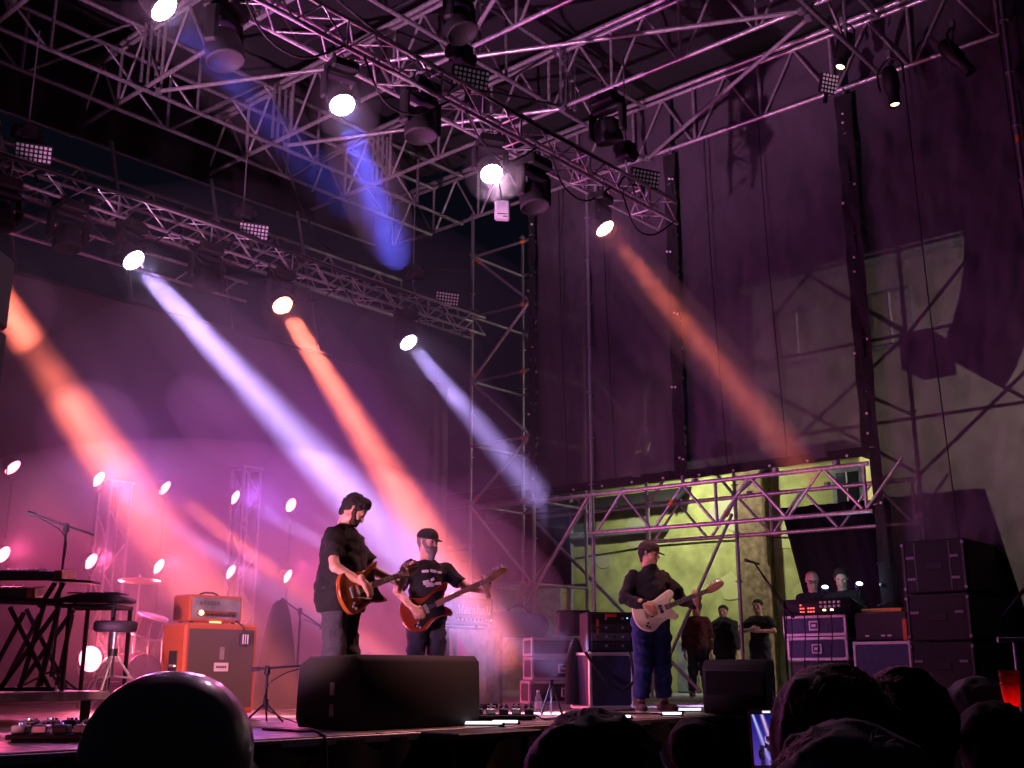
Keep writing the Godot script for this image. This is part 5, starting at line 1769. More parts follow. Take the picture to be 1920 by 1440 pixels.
	part(st, "seat", lathe([[0.0, 0.46], [0.15, 0.46], [0.168, 0.475], [0.17, 0.53], [0.155, 0.545], [0.0, 0.55]], 28), MATS.black_tolex)
	bar(st, "post", Vector3(0, 0.12, 0), Vector3(0, 0.46, 0), 0.018, MATS.silver)
	cyl(st, "collar", Vector3(0, 0.30, 0), 0.032, 0.06, bm)
	for k in 3:
		var a := TAU * k / 3.0 + 0.3
		bar(st, "leg", Vector3(0, 0.30, 0), Vector3(cos(a) * 0.23, 0.01, sin(a) * 0.23), 0.011, MATS.silver, 8)
		bar(st, "stay", Vector3(0, 0.12, 0), Vector3(cos(a) * 0.16, 0.1, sin(a) * 0.16), 0.008, MATS.silver, 8)
	mic_stand("tall boom microphone stand rising behind the keyboards", kp + Basis(Vector3.UP, deg_to_rad(FACE)) * Vector3(-0.13, 0.0, -0.25), FACE, 1.34, Vector3(0.24, 1.28, 0), Vector3(-0.33, 1.47, 0), false)
	pedals("big pedalboard with blue lights at the front edge, left", Vector3(3.66, DECK, -6.72), FACE + 6.0, 6, 0.72)
	var mx := thing("small_mixer", "small sloping mixer with many knobs behind the left pedalboard", "mixer", Vector3(4.0, DECK + 0.02, -6.75), deg_to_rad(FACE))
	part(mx, "case", plate_mesh(PackedVector2Array([Vector2(-0.14, 0), Vector2(0.14, 0), Vector2(0.14, 0.05), Vector2(-0.14, 0.13)]), 0.30, 0.006), MATS.black_plastic, turned(Vector3.ZERO, 0, 90, 0))
	for i in 7:
		for j in 4:
			cyl(mx, "knob", Vector3(-0.12 + i * 0.04, 0.068 + j * 0.0185, 0.09 - j * 0.06), 0.008, 0.016, MATS.white_paper if (i + j) % 3 else MATS.red_paint, Vector3.UP, 8)
	pedals("low pedalboard with cyan lights in front of the bass player", Vector3(7.62, DECK, -6.72), FACE, 5, 0.55)
	# drums far back in the haze
	cymbal("large cymbal faint in the haze behind the stool", Vector3(7.1, 2.85, -11.9), 0.24, 12)
	cymbal("cymbal tilted above the covered stand", Vector3(7.7, 2.62, -11.2), 0.2, -14)
	drum("bass drum lying on its side behind the stool", Vector3(6.9, DECK + 0.3, -11.6), 0.29, 0.42, Vector3(0.2, 0, 1))
	drum("rack tom above the bass drum", Vector3(7.0, 2.3, -11.45), 0.16, 0.22, Vector3(0.1, 1, 0.35))
	drum("floor tom right of the bass drum", Vector3(7.55, 1.95, -11.3), 0.19, 0.4, Vector3(0, 1, 0.1))
	drum("snare drum low beside the orange cabinet", Vector3(7.35, 2.05, -10.9), 0.17, 0.14, Vector3(0.05, 1, 0.2))
	# two lattice masts
	for k in 2:
		var p: Vector3 = [Vector3(9.42, DECK, -13.2), Vector3(7.42, DECK, -13.2)][k]
		var mast := thing("lattice_mast", ["slim lattice mast standing behind the covered stand", "slim lattice mast behind the stool, faint in the haze"][k], "lattice mast", p)
		var top: float = [3.2, 2.75][k]
		for x in [-0.14, 0.14]:
			for z in [-0.14, 0.14]:
				bar(mast, "chord", Vector3(x, 0, z), Vector3(x, top, z), 0.022, MATS.aluminium)
		for i in int(top / 0.4):
			var s := 1.0 if i % 2 == 0 else -1.0
			bar(mast, "brace", Vector3(-0.14 * s, i * 0.4, 0.14), Vector3(0.14 * s, i * 0.4 + 0.4, 0.14), 0.012, MATS.aluminium, 6)
			bar(mast, "brace", Vector3(-0.14, i * 0.4, -0.14 * s), Vector3(-0.14, i * 0.4 + 0.4, 0.14 * s), 0.012, MATS.aluminium, 6)
		box(mast, "top_plate", Vector3(0, top, 0), Vector3(0.36, 0.03, 0.36), MATS.aluminium, 0.006)
	# a stand under a cloth, and the boom beside it
	var cv := thing("covered_stand", "narrow stand shrouded in dark cloth right of the orange cabinet", "covered stand", Vector3(7.75, DECK, -10.1))
	part(cv, "cloth", lathe([[0.27, 0.02], [0.25, 0.3], [0.19, 0.7], [0.13, 1.0], [0.09, 1.12], [0.04, 1.16], [0.0, 1.17]], 24), MATS.canvas, Transform3D(Basis.from_scale(Vector3(1, 1, 0.7)), Vector3.ZERO))
	mic_stand("boom stand with microphone hanging beside the covered stand", Vector3(7.95, DECK, -10.0), FACE, 1.05, Vector3(-0.2, 1.18, 0), Vector3(0.28, 0.86, 0), true)
	mic_stand("short boom stand in front of the orange cabinet", Vector3(5.98, DECK, -7.92), FACE, 0.42, Vector3(-0.12, 0.43, 0), Vector3(0.42, 0.47, 0), true, 0.18)
	# bass rig behind the bass player
	var h2 := amp_head("black amplifier head with white script lettering behind the bass player", Vector3(9.36, 2.30, -8.86), Vector3(0.72, 0.30, 0.26), MATS.black_tolex, MATS.case_panel)
	var tw := text(h2, "lettering", "Marshall", 0.125, MATS.concrete, Transform3D(Basis(Vector3(1, 0, 0), Vector3(0.25, 1, 0), Vector3(0, 0, 1)), Vector3(0.02, 0.175, 0.139)), "Droid Serif", true)
	tw.name = "lettering"
	for k in 8:
		cyl(h2, "knob", Vector3(-0.24 + k * 0.065, 0.07, 0.143), 0.014, 0.018, MATS.brass, Vector3.BACK, 10)
	part(h2, "pilot_light", clip_mesh(), MATS.led_red, Transform3D(Basis.from_scale(Vector3.ONE * 0.8), Vector3(0.3, 0.07, 0.145)))
	box(h2, "red_bag", Vector3(-0.1, 0.34, 0.02), Vector3(0.2, 0.05, 0.12), MATS.orange_tape, 0.02)
	var dc := thing("draped_cabinet", "speaker cabinet under a pale cloth with a magenta triangle", "speaker cabinet", Vector3(9.36, DECK, -8.88))
	box(dc, "cabinet", Vector3(0, 0.44, 0), Vector3(0.80, 0.86, 0.40), MATS.black_tolex, 0.015)
	part(dc, "cloth", sheet_mesh(Vector3(-0.44, 0.06, 0.225), Vector3(0.88, 0, 0), Vector3(0, 0.80, 0), 40, 20, func(s, t): return 0.02 * sin(s * 22.0 + t * 3.0) * (1.1 - t) + 0.012 * sin(s * 50.0)), MATS.pale_cloth)
	part(dc, "cloth_top", sheet_mesh(Vector3(-0.44, 0.885, 0.225), Vector3(0.88, 0, 0), Vector3(0, 0, -0.45), 20, 8, flat), MATS.pale_cloth)
	part(dc, "magenta_triangle", plate_mesh(PackedVector2Array([Vector2(-0.36, 0.28), Vector2(-0.10, 0.53), Vector2(-0.36, 0.80)]), 0.004, 0.001), MATS.pink_cloth, at(0, 0, 0.262))
	# flight cases stacked upstage right
	flight_case("pale-lidded flight case on top of the case stack by the opening", Vector3(12.0, DECK + 0.60, -9.55), Vector3(0.95, 0.24, 0.5), FACE + 12.0, MATS.case_panel, 0)
	flight_case("middle flight case with round latch in the case stack by the opening", Vector3(11.95, DECK + 0.30, -9.57), Vector3(0.85, 0.29, 0.5), FACE + 12.0, MATS.case_blue, 1)
	flight_case("bottom flight case with lettered front in the case stack by the opening", Vector3(11.98, DECK, -9.55), Vector3(1.0, 0.29, 0.52), FACE + 12.0, MATS.case_panel, 1)
	flight_case("tall dark flight case with pale edges and a hanging cable, behind the right guitarist", Vector3(10.72, DECK, -7.95), Vector3(0.58, 0.62, 0.45), FACE + 26.0, MATS.case_blue, 0)
	var cable := part(self, numbered("hanging_cable"), cable_mesh([Vector3(10.35, 2.02, -7.9), Vector3(10.45, 1.68, -7.68), Vector3(10.6, 1.6, -7.58), Vector3(10.72, 1.7, -7.5), Vector3(10.78, 2.03, -7.6)], 0.018), MATS.black_plastic)
	tag(cable, "thick black cable hanging in a loop over the tall flight case", "cable")
	var bag := thing("soft_bag", "dark rounded gear bag lying on the case stack", "bag", Vector3(12.05, DECK + 0.86, -10.35), deg_to_rad(FACE))
	var bf := Field.new(Vector3(-0.5, -0.1, -0.3), Vector3(0.5, 0.6, 0.3), 0.02)
	bf.bone(Vector3(-0.25, 0.18, 0), Vector3(0.25, 0.16, 0), 0.19, 0.17, 0.04)
	bf.trim(Vector3(0, 0.005, 0), Vector3.DOWN)
	part(bag, "body", shaped(bf), MATS.canvas)
	part(bag, "strap", cable_mesh([Vector3(-0.2, 0.33, 0), Vector3(0, 0.45, 0.03), Vector3(0.2, 0.31, 0)], 0.012), MATS.black_cloth)
	var rk := thing("gear_rack", "open rack of patched gear with red strips behind the right guitarist", "gear rack", Vector3(11.05, DECK + 0.62, -8.1), deg_to_rad(FACE + 10.0))
	box(rk, "shell", Vector3(0, 0.24, -0.05), Vector3(0.56, 0.46, 0.4), MATS.black_tolex, 0.01)
	for k in 4:
		box(rk, "rack_unit", Vector3(0, 0.08 + k * 0.105, 0.155), Vector3(0.48, 0.09, 0.02), [MATS.case_panel, MATS.grey_plastic, MATS.case_panel, MATS.black_plastic][k], 0.004)
		for j in 4:
			cyl(rk, "knob", Vector3(-0.16 + j * 0.1, 0.08 + k * 0.105, 0.17), 0.014, 0.02, MATS.silver if j % 2 else MATS.black_plastic, Vector3.BACK, 8)
	box(rk, "red_strip", Vector3(-0.16, 0.28, 0.172), Vector3(0.03, 0.2, 0.01), MATS.orange_tolex, 0.003)
	box(rk, "red_strip", Vector3(0.0, 0.43, 0.172), Vector3(0.14, 0.04, 0.01), MATS.red_paint, 0.003)
	box(rk, "power_light", Vector3(0.2, 0.4, 0.17), Vector3(0.015, 0.015, 0.008), MATS.led_cyan, 0.002)
	var tb2 := thing("trolley_box", "plain black box on the cases, left of the gear rack", "box", Vector3(11.6, DECK + 0.85, -9.05), deg_to_rad(FACE))
	box(tb2, "body", Vector3(0, 0.15, 0), Vector3(0.4, 0.3, 0.35), MATS.black_tolex, 0.02)
	box(tb2, "lid", Vector3(0, 0.305, 0), Vector3(0.42, 0.02, 0.37), MATS.black_plastic, 0.006)
	var cv2 := thing("covered_stand", "black cloth-covered pole in front of the flight cases", "covered stand", Vector3(10.55, DECK, -8.2))
	part(cv2, "cloth", lathe([[0.15, 0.05], [0.14, 0.3], [0.12, 0.55], [0.08, 0.7], [0.03, 0.78], [0.0, 0.79]], 20), MATS.black_cloth, Transform3D(Basis.from_scale(Vector3(1, 1, 0.8)), Vector3.ZERO))
	var gs := thing("guitar_stand", "small folded tripod guitar stand before the flight cases", "guitar stand", Vector3(8.75, DECK, -7.1), deg_to_rad(FACE))
	for x in [-0.10, 0.10]:
		bar(gs, "leg", Vector3(0, 0.30, 0), Vector3(x, 0.01, 0.06), 0.011, MATS.black_metal, 8)
	bar(gs, "leg", Vector3(0, 0.30, 0), Vector3(0, 0.01, -0.14), 0.011, MATS.black_metal, 8)
	cyl(gs, "cradle", Vector3(0, 0.31, 0), 0.022, 0.05, MATS.black_plastic)
	bar(gs, "prop", Vector3(0, 0.28, 0), Vector3(0.0, 0.02, 0.03), 0.006, MATS.silver, 6)
	var bo := thing("water_bottle", "clear plastic water bottle with paper label on the stage floor", "bottle", Vector3(8.55, DECK, -7.1))
	part(bo, "bottle", lathe([[0.0, 0.004], [0.032, 0.004], [0.034, 0.02], [0.034, 0.15], [0.025, 0.185], [0.012, 0.205], [0.012, 0.225]], 18), MATS.clear_plastic)
	part(bo, "label", lathe([[0.0348, 0.07], [0.0348, 0.13]], 18), MATS.white_paper)
	cyl(bo, "cap", Vector3(0, 0.228, 0), 0.015, 0.02, MATS.white_paper)
	var loops := [["black cable snaking from the orange cabinet to the front edge", [Vector3(6.3, 1.41, -8.6), Vector3(6.0, 1.41, -8.2), Vector3(5.5, 1.41, -7.9), Vector3(5.3, 1.41, -7.3), Vector3(4.6, 1.41, -7.0), Vector3(4.2, 1.41, -6.6)]], ["cable crossing the deck between the bass player and the low pedalboard", [Vector3(8.6, 1.41, -8.4), Vector3(8.3, 1.41, -7.6), Vector3(8.0, 1.41, -7.3), Vector3(7.9, 1.41, -6.9)]], ["cable curling on the deck behind the right guitarist", [Vector3(10.5, 1.41, -7.4), Vector3(10.2, 1.41, -7.2), Vector3(9.6, 1.41, -7.4), Vector3(9.2, 1.41, -6.9), Vector3(9.5, 1.41, -6.5), Vector3(10.0, 1.41, -6.4)]], ["cable hanging over the front edge left of the big monitor", [Vector3(5.2, 1.41, -6.9), Vector3(5.05, 1.42, -6.3), Vector3(5.0, 1.40, -5.97), Vector3(4.98, 1.0, -5.93), Vector3(5.0, 0.3, -5.92)]]]
	for q in loops:
		part_cable("floor_cable", q[0], q[1], 0.011)
	for k in 3:
		var sl := thing("set_list", "white paper sheet lying on the deck " + ["by the low pedalboard", "near the right guitarist's feet", "by the left pedalboard"][k], "paper", [Vector3(8.1, DECK + 0.016, -6.55), Vector3(9.6, DECK + 0.016, -6.4), Vector3(4.3, DECK + 0.016, -6.4)][k], 0.4 + k)
		part(sl, "sheet", sheet_mesh(Vector3(-0.105, 0, 0.148), Vector3(0.21, 0, 0), Vector3(0, 0, -0.297), 6, 8, func(a, b): return 0.004 * sin(a * 5.0 + b * 7.0) + 0.004), MATS.white_paper)
	# bright strips lying at the front edge
	var ss := [[Vector3(6.72, DECK + 0.02, -6.14), 0.30, "left"], [Vector3(6.98, DECK + 0.02, -6.14), 0.2, "second from left"], [Vector3(8.45, DECK + 0.02, -6.06), 0.16, "in front of the right guitarist's feet"], [Vector3(9.35, DECK + 0.02, -6.12), 0.18, "rightmost"], [Vector3(10.42, DECK + 0.02, -6.6), 0.24, "just behind the right guitarist's shoes"]]
	for q in ss:
		var o := thing("light_strip", "short white light strip on the stage's front edge, " + q[2], "light strip", q[0], deg_to_rad(FACE), "light strips along the stage edge")
		box(o, "housing", Vector3(0, -0.006, 0), Vector3(q[1] + 0.04, 0.028, 0.05), MATS.black_metal, 0.004)
		box(o, "strip_light", Vector3(0, 0.006, 0.012), Vector3(q[1], 0.022, 0.03), MATS.strip_white, 0.004)
	monitor_wedge("big black stage monitor at the front edge of the deck, before the bearded guitarist", Vector3(6.14, DECK, -6.58), 0.0, 1.26)
	monitor_wedge("dark stage monitor in front of the right guitarist", Vector3(10.35, DECK, -5.95), FACE + 160.0, 0.62)
	var rg := thing("monitor_bracket", "black bracket under the big stage monitor at the stage edge", "bracket", Vector3(6.2, 0, -5.85), 0.0)
	box(rg, "shelf", Vector3(0.12, DECK - 0.03, -0.05), Vector3(0.9, 0.05, 0.62), MATS.black_metal, 0.008)
	for x in [-0.25, 0.5]:
		bar(rg, "leg", Vector3(x, 0, 0.15), Vector3(x, DECK - 0.05, 0.15), 0.03, MATS.black_metal)


func side_column() -> void:
	var o := thing("speaker_column", "black loudspeaker column cut off by the left edge", "loudspeaker", Vector3(2.72, 0, -7.12), deg_to_rad(FACE))
	for k in 6:
		var c := box(o, "speaker_box", Vector3(0, 1.7 + k * 0.5, 0), Vector3(0.62, 0.485, 0.5), MATS.black_tolex, 0.02)
		box(c, "grille", Vector3(0, 0, 0.252), Vector3(0.56, 0.43, 0.01), MATS.black_metal, 0.004)
	bar(o, "pole", Vector3(0, 0, 0), Vector3(0, 1.46, 0), 0.05, MATS.black_metal)


func keyboard(label: String, p: Vector3, w: float, base: Vector3) -> void:
	var b := Basis(Vector3.UP, deg_to_rad(FACE))
	var o := thing("keyboard", label, "keyboard", base + b * p, deg_to_rad(FACE))
	o.rotation.x = 0.12
	box(o, "case", Vector3(0, 0, 0), Vector3(w, 0.075, 0.32), MATS.black_plastic, 0.02)
	box(o, "end_block", Vector3(w / 2.0 - 0.03, 0.004, 0), Vector3(0.07, 0.085, 0.33), MATS.wood_amber, 0.01)
	for k in 14:
		box(o, "key", Vector3(-w / 2.0 + 0.05 + k * 0.036, 0.042, 0.075), Vector3(0.032, 0.014, 0.15), MATS.grey_plastic, 0.002)
	for k in 5:
		cyl(o, "knob", Vector3(-0.2 + k * 0.08, 0.045, -0.1), 0.012, 0.02, MATS.silver, Vector3.UP, 8)


# ------------------------------------------------------------------ the wing: monitor desk, loudspeakers, onlookers
func wing() -> void:
	var dx := 13.55
	# desk cases
	flight_case("upper purple-lit drawer case under the monitor desk", Vector3(dx + 0.2, 2.24, -6.62), Vector3(0.86, 0.26, 0.62), -90.0, MATS.case_blue, 1)
	flight_case("lower purple-lit drawer case under the monitor desk", Vector3(dx + 0.2, 1.94, -6.60), Vector3(0.82, 0.29, 0.62), -90.0, MATS.case_blue, 1)
	var ra := thing("amplifier_rack", "rack of amplifiers with rows of amber lights under the drawer cases", "amplifier rack", Vector3(dx + 0.2, DECK, -6.6), -PI / 2.0)
	box(ra, "shell", Vector3(0, 0.265, -0.02), Vector3(0.82, 0.53, 0.58), MATS.black_tolex, 0.01)
	for k in 3:
		box(ra, "rack_unit", Vector3(0, 0.12 + k * 0.15, 0.272), Vector3(0.74, 0.135, 0.02), MATS.case_panel, 0.004)
	for r in 2:
		for k in 8:
			box(ra, "status_light", Vector3(-0.24 + k * 0.065, 0.36 + r * 0.05, 0.285), Vector3(0.016, 0.016, 0.006), MATS.led_warm if k % 3 else MATS.led_red, 0.003)
	flight_case("white-edged flight case right of the amplifier rack", Vector3(dx + 0.1, DECK, -5.72), Vector3(0.72, 0.76, 0.6), -90.0, MATS.case_blue, 0)
	var bc := thing("open_road_case", "black open road case with orange-topped gear beside the desk", "road case", Vector3(dx + 0.15, DECK + 0.77, -5.75), -PI / 2.0)
	box(bc, "body", Vector3(0, 0.17, 0), Vector3(0.66, 0.34, 0.5), MATS.black_tolex, 0.015)
	box(bc, "orange_lid", Vector3(-0.02, 0.365, -0.02), Vector3(0.52, 0.05, 0.36), MATS.orange_tape, 0.012)
	box(bc, "side_flap", Vector3(0.31, 0.12, 0.27), Vector3(0.06, 0.26, 0.03), MATS.orange_tolex, 0.01)
	for q in [-0.18, 0.02, 0.1]:
		box(bc, "pale_tag", Vector3(q, 0.06, 0.253), Vector3(0.05, 0.02, 0.006), MATS.white_paper, 0.002)
	part(bc, "cable_coil", cable_mesh([Vector3(-0.1, 0.42, 0.05), Vector3(0.05, 0.46, 0.1), Vector3(0.2, 0.43, 0.0), Vector3(0.1, 0.44, -0.1), Vector3(-0.08, 0.43, -0.05)], 0.014), MATS.black_plastic)
	var md := thing("monitor_desk", "dark mixing desk with red key lights on the drawer cases", "mixing desk", Vector3(dx + 0.1, 2.50, -6.55), -PI / 2.0)
	part(md, "chassis", plate_mesh(PackedVector2Array([Vector2(-0.28, 0), Vector2(0.28, 0), Vector2(0.28, 0.06), Vector2(-0.26, 0.2), Vector2(-0.28, 0.2)]), 0.95, 0.01), MATS.black_plastic, turned(Vector3.ZERO, 0, 90, 0))
	for r in 3:
		for k in 6:
			if k != 2 and (r < 2 or k < 1):
				box(md, "key_light", Vector3(-0.2 + k * 0.035, 0.04 + r * 0.042, 0.285), Vector3(0.02, 0.014, 0.014), MATS.led_red, 0.003)
	for k in 10:
		box(md, "fader", Vector3(0.08 + (k % 5) * 0.06, 0.10 + (k / 5) * 0.05, 0.285), Vector3(0.035, 0.03, 0.03), MATS.white_paper if k % 2 else MATS.silver, 0.005)
	for k in 2:
		box(md, "meter_light", Vector3(0.12 + k * 0.1, 0.055, 0.285), Vector3(0.04, 0.02, 0.01), MATS.led_warm, 0.003)
	for k in 4:
		part(md, "loom_cable", cable_mesh([Vector3(-0.3 + k * 0.18, 0.02, 0.36), Vector3(-0.28 + k * 0.18, -0.25, 0.40), Vector3(-0.32 + k * 0.18, -0.6, 0.39), Vector3(-0.26 + k * 0.18, -1.05, 0.42)], 0.007), MATS.black_plastic)
	for k in 2:
		var q: Vector3 = [Vector3(dx + 0.25, 2.70, -6.62), Vector3(dx + 0.25, 2.72, -6.15)][k]
		var l := thing("desk_lamp", ["small cyan-white desk lamp, left one on the mixing desk", "small cyan-white desk lamp, right one on the mixing desk"][k], "desk lamp", q)
		part(l, "gooseneck", cable_mesh([Vector3(0, 0, 0), Vector3(0.02, 0.08, 0), Vector3(0.0, 0.13, 0)], 0.008), MATS.black_metal)
		part(l, "shade", lathe([[0.03, 0.0], [0.045, 0.03], [0.05, 0.09], [0.044, 0.09], [0.03, 0.02]], 14), MATS.case_blue, turned(Vector3(0, 0.09, 0), 20, 0, 25))
		part(l, "lamp_bulb", lathe([[0.0, -0.005], [0.04, 0.0], [0.036, 0.012], [0.0, 0.02]], 14), MATS.lamp_cyan, turned(Vector3(-0.035, 0.165, 0.03), 20, 0, 25))
		var om := OmniLight3D.new()
		om.name = "lamp_light"
		om.light_color = Color(0.45, 0.75, 1.0).linear_to_srgb()
		om.light_energy = 0.07
		om.light_size = 0.03
		om.omni_range = 20.0
		om.omni_attenuation = 2.0
		om.shadow_enabled = true
		om.position = Vector3(-0.05, 0.235, 0.045)
		l.add_child(om)
	var dr := thing("desk_drape", "dark drape with slanting edge hung behind the monitor desk", "drape", Vector3(16.6, 0, -8.25))
	part(dr, "cloth", sheet_mesh(Vector3(0, 1.38, 0.3), Vector3(0, 0, 3.2), Vector3(0, 3.0, -0.65), 60, 16, func(s, t): return 0.05 * sin(s * 34.0 + t * 2.0) + 0.03 * sin(s * 80.0)), MATS.drape_navy)
	# crew
	var j := standing(1.75)
	j.nod = 18.0
	j.turn = 20.0
	j.wr_l = Vector3(0.2, 1.05, 0.3)
	j.wr_r = Vector3(-0.2, 1.05, 0.3)
	j.el_l = elbow(j.sh_l, j.wr_l, 0.28, 0.25, Vector3(1, -1, 0))
	j.el_r = elbow(j.sh_r, j.wr_r, 0.28, 0.25, Vector3(-1, -1, 0))
	j.hand_l = [Vector3(0, -0.2, 1), Vector3.UP, Vector3.LEFT, 0.3]
	j.hand_r = [Vector3(0, -0.2, 1), Vector3.UP, Vector3.RIGHT, 0.3]
	var pp := person("person", "bald crew member in glasses and dark shirt at the left of the mixing desk", Vector3(14.35, DECK, -7.05), -75.0, j, {"shirt": "black_shirt", "trousers": "denim_dark", "wide": 1.1})
	var gl := thing("eyeglasses", "dark-rimmed glasses worn by the bald crew member", "glasses", Vector3.ZERO)
	var hb := Basis.from_euler(Vector3(deg_to_rad(18.0), deg_to_rad(20.0), 0))
	gl.transform = pp.transform * Transform3D(hb, (j.head as Vector3) + hb * Vector3(0, -0.004, 0.104))
	for s in [-1.0, 1.0]:
		part(gl, "rim", lathe([[0.022, -0.003], [0.027, 0.0], [0.022, 0.003], [0.019, 0.0], [0.022, -0.003]], 14), MATS.black_plastic, turned(Vector3(s * 0.033, 0, 0), 90, 0, 0))
		bar(gl, "temple", Vector3(s * 0.06, 0.005, 0), Vector3(s * 0.08, 0.005, -0.11), 0.003, MATS.black_plastic, 6)
	j = j.duplicate(true)
	j.turn = 14.0
	j.nod = 14.0
	person("person", "crew member with a headset whose face is lit white by the desk lamps", Vector3(14.25, DECK, -6.58), -80.0, j, {"shirt": "black_shirt", "trousers": "denim_dark", "hair": "hair_dark"})
	# onlookers as silhouettes before the green wall
	var k1 := standing(1.66)
	k1.wr_l = Vector3(0.08, 1.10, 0.22)
	k1.wr_r = Vector3(-0.08, 1.12, 0.24)
	k1.el_l = elbow(k1.sh_l, k1.wr_l, 0.27, 0.25, Vector3(1, -0.6, 0))
	k1.el_r = elbow(k1.sh_r, k1.wr_r, 0.27, 0.25, Vector3(-1, -0.6, 0))
	k1.hand_l = [Vector3(-1, 0.1, 0.2), Vector3(0, 0, 1), Vector3.UP, 0.5]
	k1.hand_r = [Vector3(1, 0.1, 0.2), Vector3(0, 0, 1), Vector3.UP, 0.5]
	person("person", "onlooker with folded arms, silhouetted against the green wall beside the pillar", Vector3(17.9, 1.38, -9.85), -80.0, k1, {"shirt": "black_shirt", "trousers": "denim_dark", "hair": "hair_dark", "hair_grow": 0.006})
	var k2 := standing(1.58)
	k2.hand_l = [Vector3(0.1, -1, 0.2), Vector3(1, 0, 0), Vector3(0, 0, 1), 0.5]
	k2.hand_r = [Vector3(-0.1, -1, 0.2), Vector3(-1, 0, 0), Vector3(0, 0, 1), 0.5]
	person("person", "heavy-set onlooker in a dark jacket standing before the green wall", Vector3(17.9, 1.38, -10.55), -70.0, k2, {"shirt": "canvas", "top_name": "jacket", "sleeve": 2.0, "trousers": "denim_dark", "wide": 1.35, "loose": 0.03, "hair": "hair_dark", "hair_grow": 0.004})
	var k3: Dictionary = k2.duplicate(true)
	person("person", "onlooker in a red checked shirt half hidden behind the right guitarist's guitar", Vector3(16.6, 1.38, -10.3), -60.0, k3, {"shirt": "plaid", "sleeve": 2.0, "trousers": "denim_grey", "wide": 1.1, "hair": "hair_brown"})
	# vocal microphone right of the guitarist
	mic_stand("boom microphone stand reaching left, in front of the monitor desk", Vector3(11.42, DECK, -5.97), FACE, 1.12, Vector3(0.10, 0.99, 0), Vector3(-0.30, 1.58, 0), true)
	# loudspeaker stack beside the stage
	var ys := [[0.0, 0.52], [0.53, 1.05], [1.06, 1.59], [1.60, 2.135], [2.145, 2.675], [2.685, 3.29]]
	var names := ["lowest box of the loudspeaker stack", "second box from the ground of the loudspeaker stack", "third box from the ground of the loudspeaker stack", "fourth box from the ground of the loudspeaker stack", "box second from the top of the loudspeaker stack", "top box of the loudspeaker stack with two seams on its side"]
	for k in ys.size():
		var y0: float = ys[k][0]
		var h: float = ys[k][1] - y0
		var s := thing("subwoofer", "black " + names[k], "loudspeaker", Vector3(13.53, y0, -4.87), 0.0, "loudspeaker stack")
		box(s, "cabinet", Vector3(0, h / 2.0, 0), Vector3(1.06, h - 0.006, 0.72), MATS.speaker_paint, 0.012)
		box(s, "front_grille", Vector3(0, h / 2.0, 0.365), Vector3(0.98, h - 0.06, 0.012), MATS.black_metal, 0.004)
		for z in [-0.35, 0.35]:
			box(s, "edge_strip", Vector3(-0.532, h / 2.0, z * 0.985), Vector3(0.012, h - 0.05, 0.03), MATS.case_panel, 0.003)
			for y in [0.05, h - 0.05]:
				cyl(s, "rigging_pin", Vector3(-0.535, y, z), 0.018, 0.03, MATS.galvanised, Vector3.RIGHT, 10)
		if k == 5:
			for z in [-0.21, 0.19]:
				box(s, "seam_strip", Vector3(-0.532, h / 2.0, z), Vector3(0.008, h - 0.05, 0.012), MATS.grey_plastic, 0.002)
		for z in [-0.27, 0.24]:
			for y in ([0.16, h - 0.2] if k == 5 else [h * 0.6]):
				var lb := box(s, "name_plate", Vector3(-0.534, y, z), Vector3(0.006, 0.035, 0.10), MATS.grey_plastic, 0.002)
				for q in 3:
					box(lb, "print_mark", Vector3(-0.003, 0, -0.03 + q * 0.03), Vector3(0.003, 0.018, 0.02), MATS.shirt_pale, 0.001)
		box(s, "handle", Vector3(-0.531, h / 2.0, 0.0), Vector3(0.012, 0.09, 0.2), MATS.black_plastic, 0.006)
	# hung line array beyond the netting
	var la := thing("line_array", "curved hung line of loudspeakers showing dark behind the front netting", "line array", Vector3(15.6, 0, 0))
	var py := 8.85
	var pz := -4.45
	for k in 11:
		var a := deg_to_rad(k * k * 0.36)
		var c := box(la, "speaker_box", Vector3(0, py, pz), Vector3(1.05, 0.36, 0.66), MATS.speaker_paint, 0.02)
		c.rotation.x = a
		box(c, "front_grille", Vector3(0, 0, 0.335), Vector3(0.98, 0.30, 0.012), MATS.black_metal, 0.004)
		py -= 0.29 * cos(a)
		pz -= 0.29 * sin(a)
	box(la, "fly_frame", Vector3(0, 9.06, -4.55), Vector3(0.9, 0.09, 1.1), MATS.black_metal, 0.01)
	box(la, "tail_frame", Vector3(0, 6.2, -5.65), Vector3(0.8, 0.5, 0.5), MATS.speaker_paint, 0.02)
	for x in [-0.3, 0.3]:
		bar(la, "chain", Vector3(x, 9.1, -4.5), Vector3(x, 11.0, -4.5), 0.012, MATS.galvanised, 6)
	# grey crowd barrier at the right edge
	var ba := thing("crowd_barrier", "grey tube crowd barrier at the right edge", "barrier", Vector3(9.66, 0, -3.0), deg_to_rad(FACE))
	bar(ba, "top_rail", Vector3(-0.16, 2.06, 0), Vector3(1.2, 2.06, 0), 0.022, MATS.galvanised)
	bar(ba, "post", Vector3(-0.02, 0.02, 0), Vector3(-0.02, 2.06, 0), 0.022, MATS.galvanised)
	bar(ba, "mid_rail", Vector3(-0.02, 1.75, 0), Vector3(1.2, 1.75, 0), 0.018, MATS.galvanised)
	bar(ba, "post", Vector3(1.1, 0.02, 0), Vector3(1.1, 2.06, 0), 0.022, MATS.galvanised)
	# the lofty right-edge standard of the scaffold
	var rp := thing("scaffold_pole", "tall scaffold pole with orange mark at the right edge", "scaffold pole", Vector3(13.95, 0, -3.66))
	standard(rp, Vector3(0, 0, 0), 11.0, MATS.galvanised)
	tape(rp, Vector3(0, 7.0, 0), Vector3(0, 9.0, 0), 0.66)
